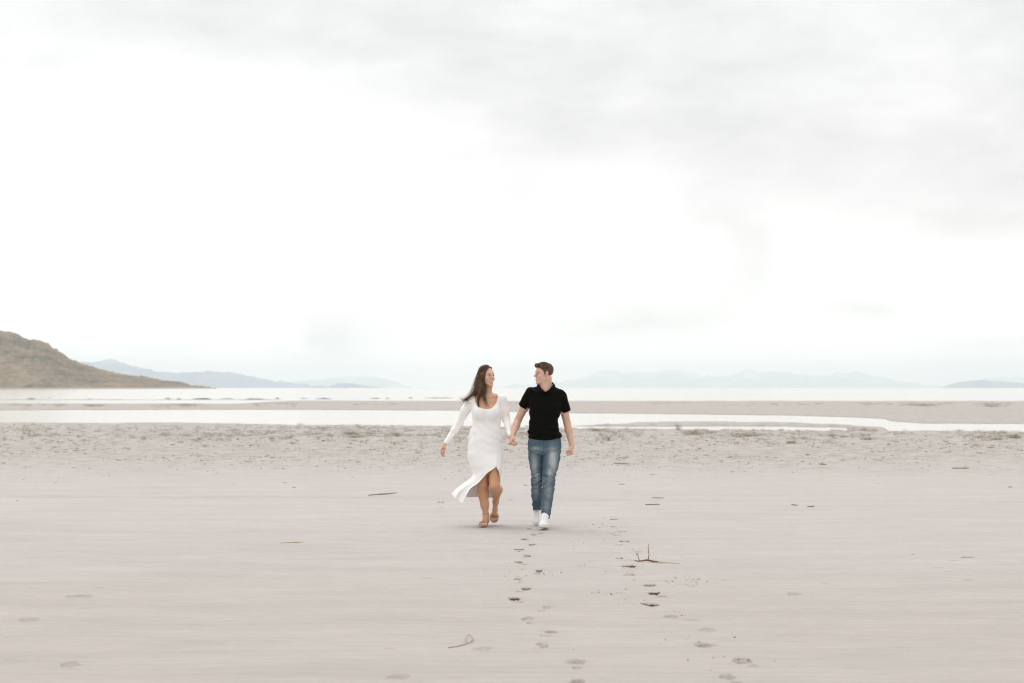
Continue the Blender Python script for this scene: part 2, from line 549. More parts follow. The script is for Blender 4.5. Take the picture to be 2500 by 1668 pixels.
class Head:
    """Face looks along local -y, up is +z; R columns are the local axes in the world."""
    def __init__(s, c, R, sc, female=False, smile=1.0):
        s.c, s.R, s.s, s.female = np.asarray(c, float), R, sc, female

    def w(s, p): return s.c + s.R @ (np.asarray(p, float) * s.s)
    def loc(s, P): return ((P - s.c) @ s.R) / s.s
    def el(s, c, r, rot=None):
        R = s.R if rot is None else s.R @ rot
        return ellipsoid(s.w(c), np.array(r) * s.s, R.astype(np.float32))
    def co(s, a, b, ra, rb): return cone(s.w(a), s.w(b), ra * s.s, rb * s.s)

    def build(s, S):
        fm = s.female
        S.add(s.el((0, .014, .040), (.072, .092, .078)), .02)
        S.add(s.el((0, -.022, .020), (.064, .066, .070)), .02)      # forehead
        S.add(s.el((0, -.032, -.040), (.054 if fm else .058, .052, .062)), .02)
        jw = .040 if fm else .047
        for q in (-1, 1):
            S.add(s.co((q * jw, .0, -.045), (q * .012, -.072, -.099 if fm else -.094), .020, .014 if fm else .018), .018)
            S.add(s.el((q * .040, -.058, -.024), (.022, .022, .020)), .018)
        cz = -.103 if fm else -.097
        S.add(s.el((0, -.077, cz), (.016, .015, .014)), .014)     # chin
        S.add(s.co((-.034, -.078, .027), (.034, -.078, .027), .011 if not fm else .008, .011 if not fm else .008), .012)
        for q in (-1, 1):
            S.sub(s.el((q * .031, -.100, .009), (.018, .018, .012)), .010)
            S.add(s.el((q * .031, -.076, .009), (.0135, .0125, .0125)), .002)
        S.add(s.co((0, -.084, .020), (0, -.106, -.020), .0075, .0105), .008)
        S.add(s.el((0, -.108, -.023), (.0105, .010, .009)), .006)
        for q in (-1, 1):
            S.add(s.el((q * .012, -.097, -.027), (.0075, .009, .007)), .005)
        # muzzle and lips, drawn up at the corners by the smile
        S.add(s.el((0, -.074, -.054), (.028, .020, .022)), .012)
        s.mz, s.mw = (-.064, .031) if fm else (-.060, .025)
        zc = lambda x: s.mz + .011 * (x / .028) ** 2
        yc = lambda x: -.095 + .012 * (abs(x) / .028) ** 2
        xs = np.linspace(-s.mw, s.mw, 7)
        for a, b in zip(xs[:-1], xs[1:]):
            S.add(s.co((a, yc(a), zc(a) + .0075), (b, yc(b), zc(b) + .0075), .0042, .0042), .004)
            S.add(s.co((a, yc(a) + .002, zc(a) * 1 - .0075 + .004 * (abs(a) / .029)), (b, yc(b) + .002, zc(b) - .0075 + .004 * (abs(b) / .029)), .005, .005), .004)
        for q in (-1, 1):      # ears
            S.add(s.el((q * .074, .012, -.002), (.0075, .018, .031), rotx(-.2) @ rotz(q * .35)), .004)
            S.sub(s.el((q * .083, .010, .004), (.007, .010, .017), rotx(-.2) @ rotz(q * .35)), .003)
            S.add(s.el((q * .074, .006, -.024), (.006, .009, .011)), .004)

    def paint(s, V, C, skin, lip, iris, brow, gaze=0.0):
        p = s.loc(V); x, y, z = p.T
        front = (y < -.045)
        ax = np.abs(x)
        # flush of cheeks, nose tip and ears
        bl = .5 * np.exp(-(((ax - .042) / .018) ** 2 + ((z + .026) / .017) ** 2)) * front + .35 * np.exp(-((ax / .012) ** 2 + ((z + .024) / .010) ** 2)) * front
        C[:] = C * (1 - .30 * bl[:, None] * np.array([0.0, .55, .55]))
        ear = np.exp(-(((ax - .080) / .010) ** 2 + ((y - .012) / .018) ** 2 + ((z - .0) / .030) ** 2))
        C[:] = C * (1 - .40 * ear[:, None] * np.array([0.0, .6, .75]))
        zm = s.mz + .011 * (ax / .028) ** 2; mw = s.mw
        tp = np.sqrt(np.clip(1 - (ax / (mw + .002)) ** 2, 0, 1))
        hi, lo_ = .0095 * tp, .0115 * tp
        d = np.minimum(zm + hi - z, z - (zm - lo_))
        wl = (sstep(-.0008, .0014, d) * front * (ax < mw + .002) * .85)[:, None]
        C[:] = C * (1 - wl) + np.array(lip) * wl
        d = np.minimum(zm + .0046 * tp - z, z - (zm - .0042 * tp))
        wt = (sstep(-.0004, .0010, d) * front * (ax < mw - .003))[:, None]
        C[:] = C * (1 - wt) + np.array((.84, .81, .76)) * wt
        for q in (-1, 1):
            ex, ez = x - q * .031, z - .009
            e = (ex / .0140) ** 2 + (ez / (.0054 if s.female else .0046)) ** 2
            C[(e < 1) & front] = (.50, .46, .43)
            lash = (e > .75) & (e < 2.1) & (ez > 0.001) & front
            C[lash] = np.array(brow) * 1.1
            low = (e > 1.0) & (e < 1.4) & (ez < 0) & front
            C[low] = C[low] * .75
            ir = ((ex - gaze) ** 2 + ez ** 2 < .0074 ** 2) & (e < 1.05) & front
            C[ir] = iris
            bz = .0285 - 9.0 * (ex + q * -.002) ** 2
            bw = (np.abs(z - bz) < .0034) & (np.abs(ex) < .019) & front
            C[bw] = C[bw] * .22 + np.array(brow) * .78
        for q in (-1, 1):
            ns = ((x - q * .0065) ** 2 + (z + .0315) ** 2 < .0036 ** 2) & (y < -.085)
            C[ns] = C[ns] * .55


def hand(S, wr, d, n, t, sc=1.0, curl=(0.4, 0.5, 0.4), spread=0.0, thumb=0.3, wrist_r=.026, k=.005, elbow_dir=None):
    """wr wrist, d wrist->knuckles, n palm normal, t towards the thumb."""
    d = unit(d); n = unit(n - np.dot(n, d) * d); t0 = np.cross(d, n)
    t = t0 if np.dot(t0, t) > 0 else -t0
    offs = (.031, .010, -.011, -.030); lens = ((.042, .026, .021), (.047, .030, .022), (.043, .028, .021), (.033, .021, .018))
    rs = (.0100, .0102, .0096, .0085)
    kn = []
    for i, o in enumerate(offs):
        K = wr + (d * (.088 - .004 * abs(i - 1)) + t * o) * sc
        kn.append(K)
        S.add(cone(wr + (d * .012 + t * o * .55) * sc, K, .0165 * sc, .0125 * sc), .012)
    S.add(ellipsoid(wr + (d * .048 + n * .004) * sc, np.array([.036, .045, .015]) * sc, np.stack([t, d, n], 1).astype(np.float32)), .010)
    for i in range(4):
        p = kn[i]; a = 0.0
        dir0 = unit(d + t * spread * (1.5 - i))
        for j in range(3):
            a += curl[j] * (1 + .10 * (i - 1))
            dr = dir0 * math.cos(a) + n * math.sin(a)
            q = p + dr * lens[i][j] * sc
            S.add(cone(p, q, (rs[i] - .0008 * j) * sc, (rs[i] - .0008 * (j + 1)) * sc), .0035)
            p = q
    b = wr + (d * .022 + t * .022 + n * .006) * sc
    p1 = b + unit(d * .75 + t * .55 + n * .45) * .042 * sc
    p2 = p1 + unit(d * 1.0 + t * (.25 - thumb) + n * .35) * .033 * sc
    p3 = p2 + unit(d * .8 + t * (.0 - thumb) + n * (.3 + thumb * .6)) * .027 * sc
    S.add(cone(b, p1, .018 * sc, .0125 * sc), .010)
    S.add(cone(p1, p2, .0125 * sc, .0108 * sc), .005)
    S.add(cone(p2, p3, .0108 * sc, .0088 * sc), .003)


def catmull(P, n):
    P = np.asarray(P, float)
    Q = np.vstack([2 * P[0] - P[1], P, 2 * P[-1] - P[-2]])
    out = []
    ts = np.linspace(0, len(P) - 1 - 1e-9, n)
    for t in ts:
        i = int(t); f = t - i
        p0, p1, p2, p3 = Q[i], Q[i + 1], Q[i + 2], Q[i + 3]
        out.append(0.5 * ((2 * p1) + (-p0 + p2) * f + (2 * p0 - 5 * p1 + 4 * p2 - p3) * f * f + (-p0 + 3 * p1 - 3 * p2 + p3) * f ** 3))
    return np.array(out)


def tubes(paths, radii, sides=5):
    """paths (n,m,3), radii (n,m): one mesh of many thin tapered tubes."""
    paths = np.asarray(paths, float); radii = np.asarray(radii, float)
    n, m, _ = paths.shape
    tan = np.gradient(paths, axis=1); tan /= np.linalg.norm(tan, axis=2, keepdims=True) + 1e-9
    ref = np.zeros_like(tan); ref[..., 1] = 1.0
    par = np.abs(tan[..., 1]) > .95
    ref[par] = (1, 0, 0)
    u = np.cross(tan, ref); u /= np.linalg.norm(u, axis=2, keepdims=True) + 1e-9
    v = np.cross(tan, u)
    ang = np.arange(sides) * 2 * math.pi / sides
    V = paths[:, :, None] + radii[:, :, None, None] * (np.cos(ang)[None, None, :, None] * u[:, :, None] + np.sin(ang)[None, None, :, None] * v[:, :, None])
    idx = np.arange(n * m * sides).reshape(n, m, sides)
    a, b = idx[:, :-1], idx[:, 1:]
    F = np.stack([a, np.roll(a, -1, 2), np.roll(b, -1, 2), b], -1).reshape(-1, 4)
    return V.reshape(-1, 3), F
# ------------------------------------------------------------------ setting: sand, water, hills
ZW = -0.06                                   # water level
PXK = (CAMH - ZW) * FPX


def E(pts):
    a = np.array(pts, float)
    return lambda x: np.interp(x, a[:, 0], a[:, 1])


E1 = E([(-900, 1026), (0, 1032), (300, 1034), (430, 1031.5), (520, 1034), (700, 1037), (1000, 1040), (1200, 1042.5), (1430, 1046.5), (1700, 1049), (1900, 1052), (2065, 1053), (2070, 1043), (2160, 1046), (2172, 1053), (2500, 1055), (3400, 1062)])
E2 = E([(-900, 1003), (0, 1002), (700, 1000.5), (1150, 1003), (1400, 1009), (1700, 1012), (1950, 1015.5), (2100, 1020), (2160, 1023), (2166, 1027), (2187, 1030), (2250, 1034), (2500, 1035), (3400, 1040)])
E3 = E([(-900, 986), (0, 985.5), (580, 985.5), (700, 978.5), (1500, 979), (2500, 979), (3400, 980)])
IU = E([(1368, 1040.6), (1404, 1039.5), (1535, 1034.7), (1553, 1031), (1717, 1029), (1815, 1031), (1928, 1032), (2053, 1037), (2092, 1040), (2150, 1044)])
IL = E([(1368, 1041), (1538, 1042), (1898, 1041), (2038, 1044), (2150, 1050)])


def shore(x, y):
    """>0 on land, <0 in water, in units of about 1/4000 rad of elevation angle."""
    px = 1250 + x / y * FPX
    py = 946.8 + PXK / y
    nz = (fbm2(x * .35, y * .08, 4, 5) - .5) * 3.4 + (fbm2(x * 1.6, y * .3, 3, 8) - .5) * (1.6 + 1.6 * sstep(1400, 1900, px))
    a = py - E1(px) + nz * (1 + .3 * (px > 1900))
    bar = np.minimum(E2(px) - py, py - E3(px)) + nz * .35
    bar = np.minimum(bar, 6)
    spit = np.where(px < 690, .8 - np.abs(py - 976.2) + nz * .3, -9)
    isl = np.where((px > 1368) & (px < 2152), np.minimum(py - IU(px), IL(px) - py) + nz * .45, -9)
    return np.maximum(np.maximum(a, bar), np.maximum(spit, isl))


PRINTS = []      # filled below: (cx, cy, rx, ry, yaw, depth)


def base_z(x, y):
    z = (fbm2(x * .33, y * .45, 3, 21) - .5) * .035
    z = z + (fbm2(x * 1.1 + y * .25, y * 2.6, 3, 33) - .5) * .011
    # a shallow rut running across the beach behind the couple
    rut = y - (24.35 - (x + 7) * .095 + .25 * (vnoise2(x * .6, x * 0, 3) - .5))
    z = z - .020 * np.exp(-(rut / .10) ** 2) + .010 * np.exp(-((rut - .28) / .16) ** 2) - .008 * np.exp(-((rut - 1.15) / .2) ** 2)
    # churned band in front of the water
    m = sstep(28, 34, y) * (1 - sstep(88, 110, y))
    z = z + m * ((fbm2(x * 1.5, y * 1.2, 4, 40) - .5) * .07 + (fbm2(x * 5, y * 4, 2, 44) - .5) * .03)
    # level ground around the couple's feet
    fl = np.exp(-(((x - .05) / 1.1) ** 2 + ((y - 19.0) / .8) ** 2) ** 2)
    return z * (1 - fl)


def ground_z(x, y):
    z = base_z(x, y)
    far = y > 45
    s = shore(x, np.maximum(y, 1.0))
    land = ZW + np.clip(s * .022, 0, .055) + np.maximum(z, -.03) * np.clip(s * .3, 0, 1)
    wat = ZW - np.clip(-s * .05, 0, .5)
    zz = np.where(s > 0, land, wat)
    w = sstep(45, 58, y)
    zf = np.where(far, z * (1 - w) + zz * w, z)
    return np.where(y > 330, np.minimum(zf, -.6), zf)


def sand_mat(name, attr=False):
    m, t, b = new_mat(name)
    L = t.links.new
    tc = nd(t, 'ShaderNodeTexCoord')
    geo = nd(t, 'ShaderNodeNewGeometry')
    P = geo.outputs['Position']
    def noise(scale, det, vec, sc=(1, 1, 1)):
        mp = nd(t, 'ShaderNodeMapping'); mp.inputs['Scale'].default_value = sc
        L(vec, mp.inputs[0])
        n = nd(t, 'ShaderNodeTexNoise', i_Scale=scale, i_Detail=det, i_Roughness=0.6)
        L(mp.outputs[0], n.inputs['Vector'])
        return n.outputs[0]
    big = noise(0.11, 4, P, (1, 1.6, 1))
    mid = noise(1.3, 5, P, (.5, 1.6, 1))
    stk = noise(11.0, 5, P, (.45, 1.5, 1))
    grain = noise(420, 2, P)
    mix = nd(t, 'ShaderNodeMix', data_type='RGBA')
    L(big, mix.inputs[0])
    mix.inputs[6].default_value = SAND_A
    mix.inputs[7].default_value = SAND_B
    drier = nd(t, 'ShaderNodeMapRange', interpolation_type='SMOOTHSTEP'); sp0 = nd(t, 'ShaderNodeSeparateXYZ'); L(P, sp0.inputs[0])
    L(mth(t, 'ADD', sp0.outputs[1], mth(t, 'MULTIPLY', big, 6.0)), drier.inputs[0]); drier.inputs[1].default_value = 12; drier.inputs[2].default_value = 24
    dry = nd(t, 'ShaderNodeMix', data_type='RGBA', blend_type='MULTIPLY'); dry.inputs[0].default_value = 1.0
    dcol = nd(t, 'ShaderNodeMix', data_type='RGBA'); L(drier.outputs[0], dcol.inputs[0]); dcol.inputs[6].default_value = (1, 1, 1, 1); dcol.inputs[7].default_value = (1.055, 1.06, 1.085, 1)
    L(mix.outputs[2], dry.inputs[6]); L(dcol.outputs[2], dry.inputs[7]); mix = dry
    # streaky wear of lighter and darker grains
    f = mth(t, 'ADD', mth(t, 'MULTIPLY', mid, .28), mth(t, 'ADD', mth(t, 'MULTIPLY', stk, .20), mth(t, 'MULTIPLY', grain, .20)))
    f = mth(t, 'ADD', f, .66)
    # damper, darker sand in the churned band and near the water
    sep = nd(t, 'ShaderNodeSeparateXYZ'); L(P, sep.inputs[0])
    mr = nd(t, 'ShaderNodeMapRange', interpolation_type='SMOOTHSTEP')
    L(mth(t, 'ADD', sep.outputs[1], mth(t, 'MULTIPLY', big, 14.0)), mr.inputs[0]); mr.inputs[1].default_value = 33; mr.inputs[2].default_value = 48
    clod = noise(2.6, 6, P, (.8, .7, 1))
    cl = mth(t, 'MULTIPLY', mth(t, 'SUBTRACT', clod, .5), .9)
    cl = mth(t, 'ADD', mth(t, 'MULTIPLY', cl, mr.outputs[0]), mth(t, 'MULTIPLY', mr.outputs[0], -.11))
    f = mth(t, 'ADD', f, cl)
    wet = nd(t, 'ShaderNodeMapRange', interpolation_type='SMOOTHSTEP')
    L(sep.outputs[2], wet.inputs[0]); wet.inputs[1].default_value = ZW + .004; wet.inputs[2].default_value = ZW + .03
    wet.inputs[3].default_value = .74; wet.inputs[4].default_value = 1.0
    f = mth(t, 'MULTIPLY', f, wet.outputs[0])
    neu = nd(t, 'ShaderNodeMix', data_type='RGBA'); L(mth(t, 'MULTIPLY', mr.outputs[0], mth(t, 'MULTIPLY', mid, 1.2, clamp=True)), neu.inputs[0])
    L(mix.outputs[2], neu.inputs[6]); neu.inputs[7].default_value = (.42, .39, .352, 1)
    vm = nd(t, 'ShaderNodeVectorMath', operation='SCALE')
    L(neu.outputs[2], vm.inputs[0]); L(f, vm.inputs['Scale'])
    colr = vm.outputs[0]
    # specks of dark grit
    vor = nd(t, 'ShaderNodeTexVoronoi', i_Scale=5.0); L(P, vor.inputs['Vector'])
    sp = nd(t, 'ShaderNodeMapRange'); L(vor.outputs['Distance'], sp.inputs[0]); sp.inputs[1].default_value = .03; sp.inputs[2].default_value = .05
    sp.inputs[3].default_value = .45; sp.inputs[4].default_value = 1.0
    keep = mth(t, 'GREATER_THAN', noise(1.1, 3, P), .56)
    spf = mth(t, 'SUBTRACT', 1.0, mth(t, 'MULTIPLY', mth(t, 'SUBTRACT', 1.0, sp.outputs[0]), keep))
    vm2 = nd(t, 'ShaderNodeVectorMath', operation='SCALE'); L(colr, vm2.inputs[0]); L(spf, vm2.inputs['Scale'])
    colr = vm2.outputs[0]
    vo2 = nd(t, 'ShaderNodeTexVoronoi', i_Scale=1.7); L(P, vo2.inputs['Vector'])
    wob = mth(t, 'ADD', vo2.outputs['Distance'], mth(t, 'MULTIPLY', mth(t, 'SUBTRACT', stk, .5), .16))
    s2 = nd(t, 'ShaderNodeMapRange', interpolation_type='SMOOTHSTEP'); L(wob, s2.inputs[0]); s2.inputs[1].default_value = .03; s2.inputs[2].default_value = .11
    s2.inputs[3].default_value = .15; s2.inputs[4].default_value = 0.0
    pit = mth(t, 'MULTIPLY', s2.outputs[0], mth(t, 'GREATER_THAN', mid, .50))
    vm3 = nd(t, 'ShaderNodeVectorMath', operation='SCALE'); L(colr, vm3.inputs[0]); L(mth(t, 'SUBTRACT', 1.0, pit), vm3.inputs['Scale'])
    colr = vm3.outputs[0]
    if attr:
        at = nd(t, 'ShaderNodeAttribute', attribute_name='Col')
        m2 = nd(t, 'ShaderNodeMix', data_type='RGBA')
        sc = nd(t, 'ShaderNodeSeparateXYZ'); L(at.outputs['Vector'], sc.inputs[0])
        L(sc.outputs[0], m2.inputs[0]); L(colr, m2.inputs[6])
        m2.inputs[7].default_value = (.085, .038, .022, 1)
        m3 = nd(t, 'ShaderNodeMix', data_type='RGBA'); L(sc.outputs[1], m3.inputs[0]); L(colr, m3.inputs[6]); m3.inputs[7].default_value = (.235, .20, .155, 1)
        L(m3.outputs[2], m2.inputs[6])
        colr = m2.outputs[2]
    L(colr, b.inputs['Base Color'])
    b.inputs['Roughness'].default_value = .93
    b.inputs['Specular IOR Level'].default_value = .15
    h = mth(t, 'ADD', mth(t, 'MULTIPLY', stk, 1.0), mth(t, 'ADD', mth(t, 'MULTIPLY', mid, 1.6), mth(t, 'MULTIPLY', grain, .18)))
    h = mth(t, 'ADD', h, mth(t, 'MULTIPLY', mth(t, 'MULTIPLY', clod, mr.outputs[0]), 5.0))
    rip = nd(t, 'ShaderNodeTexWave', wave_type='BANDS', bands_direction='Y', i_Scale=1.9, i_Distortion=13.0, i_Detail=5.0)
    rip.inputs['Detail Scale'].default_value = .6
    mp = nd(t, 'ShaderNodeMapping'); mp.inputs['Scale'].default_value = (.35, 1, 1); mp.inputs['Rotation'].default_value = (0, 0, .12)
    L(P, mp.inputs[0]); L(mp.outputs[0], rip.inputs['Vector'])
    h = mth(t, 'ADD', h, mth(t, 'MULTIPLY', mth(t, 'MULTIPLY', rip.outputs['Fac'], mth(t, 'SUBTRACT', 1.0, mr.outputs[0])), .40))
    h = mth(t, 'SUBTRACT', h, mth(t, 'MULTIPLY', pit, 2.5))
    bp = nd(t, 'ShaderNodeBump', i_Strength=.9, i_Distance=.016)
    L(h, bp.inputs['Height']); L(bp.outputs[0], b.inputs['Normal'])
    return m


SAND_A = (.390, .354, .327, 1)
SAND_B = (.441, .409, .382, 1)


def dig(x, y, z, scale=1.0, extra=0.0):
    for (cx, cy, rx, ry, yaw, dep, damp) in PRINTS:
        m = (np.abs(x - cx) < rx + ry + .1) & (np.abs(y - cy) < rx + ry + .1)
        if not m.any(): continue
        dx, dy = x[m] - cx, y[m] - cy
        c, s = math.cos(yaw), math.sin(yaw)
        u, v = (c * dx + s * dy), (-s * dx + c * dy)
        r = np.sqrt((u / rx) ** 2 + (v / ry) ** 2)
        if scale == 1.0:
            z[m] -= dep * (1 - sstep(.72, 1.0, r))
            z[m] += .001 * np.exp(-((r - 1.12) / .10) ** 2)
        else:
            z[m] -= (dep + extra) * (1 - sstep(.90, 1.18, r))
    return z


def build_sand(mat):
    # near sheet, fine around the footprints
    xs = np.concatenate([-np.geomspace(60, 7.2, 40), np.arange(-7.1, -.7, .10), np.arange(-.7, 4.0, .022), np.arange(4.0, 7.2, .10), np.geomspace(7.25, 60, 40)])
    ys = np.concatenate([np.linspace(-60, 4, 20), np.arange(4.3, 7.0, .1), np.arange(7.0, 20.0, .022), np.arange(20.0, 24.0, .06)])
    X, Y = np.meshgrid(xs, ys, indexing='ij')
    Z = base_z(X.ravel(), Y.ravel())
    Z = dig(X.ravel(), Y.ravel(), Z, 1.3, .007)
    V1 = np.stack([X.ravel(), Y.ravel(), Z], 1)
    I = np.arange(X.size).reshape(X.shape)
    F1 = np.stack([I[:-1, :-1], I[1:, :-1], I[1:, 1:], I[:-1, 1:]], -1).reshape(-1, 4)
    # middle sheet, widening with distance
    ys = [23.94]
    while ys[-1] < 340:
        ys.append(ys[-1] + max(.07, ys[-1] ** 2 * .00010))
    ys = np.array(ys)
    u = np.concatenate([-np.geomspace(1.0, .36, 26), np.linspace(-.35, .35, 520), np.geomspace(.36, 1.0, 26)])
    U, Y = np.meshgrid(u, ys, indexing='ij')
    X = U * (Y + 8) * 1.0
    Z = ground_z(X.ravel(), Y.ravel()) - .001
    V2 = np.stack([X.ravel(), Y.ravel(), Z], 1)
    I = np.arange(X.size).reshape(X.shape)
    F2 = np.stack([I[:-1, :-1], I[1:, :-1], I[1:, 1:], I[:-1, 1:]], -1).reshape(-1, 4) + len(V1)
    # floor of the lake and land outside, out to the horizon
    R = 30000.0
    V3 = np.array([(-R + 50, -2900, -.9), (R - 50, -2900, -.9), (R - 50, 36400, -.9), (-R + 50, 36400, -.9)], float)
    F3 = np.array([[0, 1, 2, 3]]) + len(V1) + len(V2)
    V = np.vstack([V1, V2, V3]); F = np.vstack([F1, F2, F3])
    me = mesh_np('sand', V, F)
    o = link('sand', me, mat); tag(o, 'pale pinkish grey sand beach crossed by footprints', kind='structure')
    print('sand', len(V), time.time() - T0)


def build_water():
    m, t, b = new_mat('lake water')
    L = t.links.new
    geo = nd(t, 'ShaderNodeNewGeometry')
    mp = nd(t, 'ShaderNodeMapping'); mp.inputs['Scale'].default_value = (.5, 1.0, 1)
    L(geo.outputs['Position'], mp.inputs[0])
    n = nd(t, 'ShaderNodeTexNoise', i_Scale=2.2, i_Detail=5.0, i_Roughness=.6); L(mp.outputs[0], n.inputs['Vector'])
    n2 = nd(t, 'ShaderNodeTexNoise', i_Scale=.05, i_Detail=3.0); L(mp.outputs[0], n2.inputs['Vector'])
    b.inputs['Base Color'].default_value = (.46, .42, .37, 1)
    b.inputs['Roughness'].default_value = .12
    b.inputs['IOR'].default_value = 1.33
    st = mth(t, 'MULTIPLY', n.outputs[0], mth(t, 'MULTIPLY_ADD', n2.outputs[0], 1.6, c=-.2))
    bp = nd(t, 'ShaderNodeBump', i_Strength=.5, i_Distance=.05)
    L(st, bp.inputs['Height']); L(bp.outputs[0], b.inputs['Normal'])
    R = 29900.0
    V = np.array([(-R, 44, ZW), (R, 44, ZW), (R, 36300, ZW), (-R, 36300, ZW)], float)
    o = link('water', mesh_np('water', V, np.array([[0, 1, 2, 3]]), False), m)
    tag(o, 'bright calm lake water reflecting the white sky', kind='structure')


def ridge(name, label, pts, D, depth, mat, seed, rough=.25, sharp=1.0, nu=260, nv=70, bushes=0.0, jag=1.0):
    """A hill or range whose skyline runs through the photographed points, at its real distance."""
    p = np.array(pts, float)
    px = np.linspace(p[0, 0], p[-1, 0], nu)
    H = np.interp(px, p[:, 0], p[:, 1])
    v = np.linspace(0, 2.0, nv)                     # 0 shore, 1 ridge, 2 foot of the far side
    PX, VV = np.meshgrid(px, v, indexing='ij')
    Yr = D + depth * VV
    X = (PX - 1250) / FPX * Yr
    H = H + jag * ((fbm2(px * .055, px * 0 + seed, 4, seed, .6) - .5) * 2 + (fbm2(px * .30, px * 0 + seed, 3, seed + 5, .6) - .5) * .9)
    Hh = np.repeat(((946.8 - H) / FPX * (D + depth * .85) + 1.5)[:, None], nv, 1)
    prof = np.where(VV < 1, np.sin(np.clip(VV / .85, 0, 1) * math.pi / 2) ** sharp, np.cos(np.clip((VV - 1), 0, 1) * math.pi / 2))
    sc = 6.0 / depth
    n = fbm2(X * sc * .5 + seed, Yr * sc * .5, 5, seed)
    n2 = 1 - 2 * np.abs(fbm2(X * sc * .35 + 3 * seed, Yr * sc * .25, 4, seed + 9) - .5)
    inner = np.clip(np.sin(np.clip(VV / .85, 0, 1.17) * math.pi), 0, 1)
    Z = Hh * prof * (1 + rough * inner * ((n - .5) + .8 * (n2 - .85)))
    # fine ragged skyline
    Z = Z + (vnoise2(PX * .9, VV * 12, seed + 3) - .5) * bushes * np.clip(prof, 0, 1)
    Z = np.where((VV < 1e-6) | (VV > 1.999), -8, Z)
    V = np.stack([X.ravel(), Yr.ravel(), Z.ravel()], 1)
    I = np.arange(X.size).reshape(X.shape)
    F = np.stack([I[:-1, :-1], I[1:, :-1], I[1:, 1:], I[:-1, 1:]], -1).reshape(-1, 4)
    o = link(name, mesh_np(name, V, F), mat)
    tag(o, label, kind='structure')
    return o


def hill_material():
    m, t, b = new_mat('scrub hillside')
    L = t.links.new
    geo = nd(t, 'ShaderNodeNewGeometry'); P = geo.outputs['Position']
    def noise(scale, det, sc, rough=.6):
        mp = nd(t, 'ShaderNodeMapping'); mp.inputs['Scale'].default_value = sc; L(P, mp.inputs[0])
        n = nd(t, 'ShaderNodeTexNoise', i_Scale=scale, i_Detail=det, i_Roughness=rough); L(mp.outputs[0], n.inputs['Vector'])
        return n.outputs[0]
    a = noise(.016, 7, (1, .55, 2.6), .72)
    c = noise(.11, 5, (1, .6, 2.2), .75)
    r = nd(t, 'ShaderNodeValToRGB'); L(mth(t, 'ADD', mth(t, 'MULTIPLY', a, .52), mth(t, 'MULTIPLY', c, .48)), r.inputs[0])
    e = r.color_ramp.elements
    e[0].position = .42; e[0].color = (.092, .095, .068, 1)
    e[1].position = .62; e[1].color = (.325, .247, .178, 1)
    x = e.new(.47); x.color = (.17, .140, .098, 1)
    x = e.new(.53); x.color = (.28, .205, .138, 1)
    # strip of pale beach at the foot
    sep = nd(t, 'ShaderNodeSeparateXYZ'); L(P, sep.inputs[0])
    mr = nd(t, 'ShaderNodeMapRange'); L(sep.outputs[2], mr.inputs[0]); mr.inputs[1].default_value = 1.2; mr.inputs[2].default_value = 3.0
    mx = nd(t, 'ShaderNodeMix', data_type='RGBA'); L(mr.outputs[0], mx.inputs[0])
    mx.inputs[6].default_value = (.38, .31, .26, 1); L(r.outputs[0], mx.inputs[7])
    L(mx.outputs[2], b.inputs['Base Color'])
    b.inputs['Roughness'].default_value = .95; b.inputs['Specular IOR Level'].default_value = .05
    bp = nd(t, 'ShaderNodeBump', i_Strength=1.0, i_Distance=6.0); L(c, bp.inputs['Height']); L(bp.outputs[0], b.inputs['Normal'])
    return m


def mountain_material(name, snow_z, spread, scale, rock=(.13, .19, .27), snow_amt=.8):  # rock colour has the blue of distance haze painted in
    m, t, b = new_mat(name)
    L = t.links.new
    geo = nd(t, 'ShaderNodeNewGeometry'); P = geo.outputs['Position']
    mp = nd(t, 'ShaderNodeMapping'); mp.inputs['Scale'].default_value = (1, .35, 3); L(P, mp.inputs[0])
    n = nd(t, 'ShaderNodeTexNoise', i_Scale=scale, i_Detail=6.0, i_Roughness=.65); L(mp.outputs[0], n.inputs['Vector'])
    sep = nd(t, 'ShaderNodeSeparateXYZ'); L(P, sep.inputs[0])
    h = mth(t, 'DIVIDE', mth(t, 'SUBTRACT', sep.outputs[2], snow_z), spread)
    s = mth(t, 'ADD', mth(t, 'MULTIPLY', h, .35), mth(t, 'MULTIPLY', mth(t, 'SUBTRACT', n.outputs[0], .5), 5.0), clamp=True)
    s = mth(t, 'MULTIPLY', s, snow_amt)
    mx = nd(t, 'ShaderNodeMix', data_type='RGBA'); L(s, mx.inputs[0])
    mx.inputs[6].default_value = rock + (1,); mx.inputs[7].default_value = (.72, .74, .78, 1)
    L(mx.outputs[2], b.inputs['Base Color'])
    b.inputs['Roughness'].default_value = .95; b.inputs['Specular IOR Level'].default_value = .05
    return m


HILL = [(-1500, 949), (-1200, 930), (-900, 900), (-600, 830), (-300, 790), (-80, 806), (0, 815.7), (18, 815.7), (31, 818), (45, 821.7), (55, 830), (71, 833.6), (86, 836), (101, 838), (118, 842.6), (128, 850), (140, 858), (155, 868), (167, 877), (182, 884), (208, 893), (238, 900.6), (268, 908), (292, 913.5), (322, 917.6), (354, 920), (378, 926), (417, 933.4), (441, 932.5), (456, 938), (474, 943), (505, 946), (530, 950)]
M1 = [(60, 905), (130, 890), (193, 885), (229, 884), (253, 881), (262, 877), (280, 877), (298, 886), (322, 893), (357, 901.5), (387, 906.6), (432, 909.6), (477, 908), (512, 905.7), (566, 910.5), (596, 914), (640, 926), (700, 933.4), (719, 938), (785, 942), (830, 948)]
M2 = [(640, 947), (683, 936), (734, 930), (779, 929), (808, 924.5), (853, 920), (892, 918), (922, 921.5), (951, 927), (972, 936), (1010, 947)]
M3 = [(790, 948), (805, 944), (826, 936), (859, 936), (886, 941), (910, 944), (940, 948)]
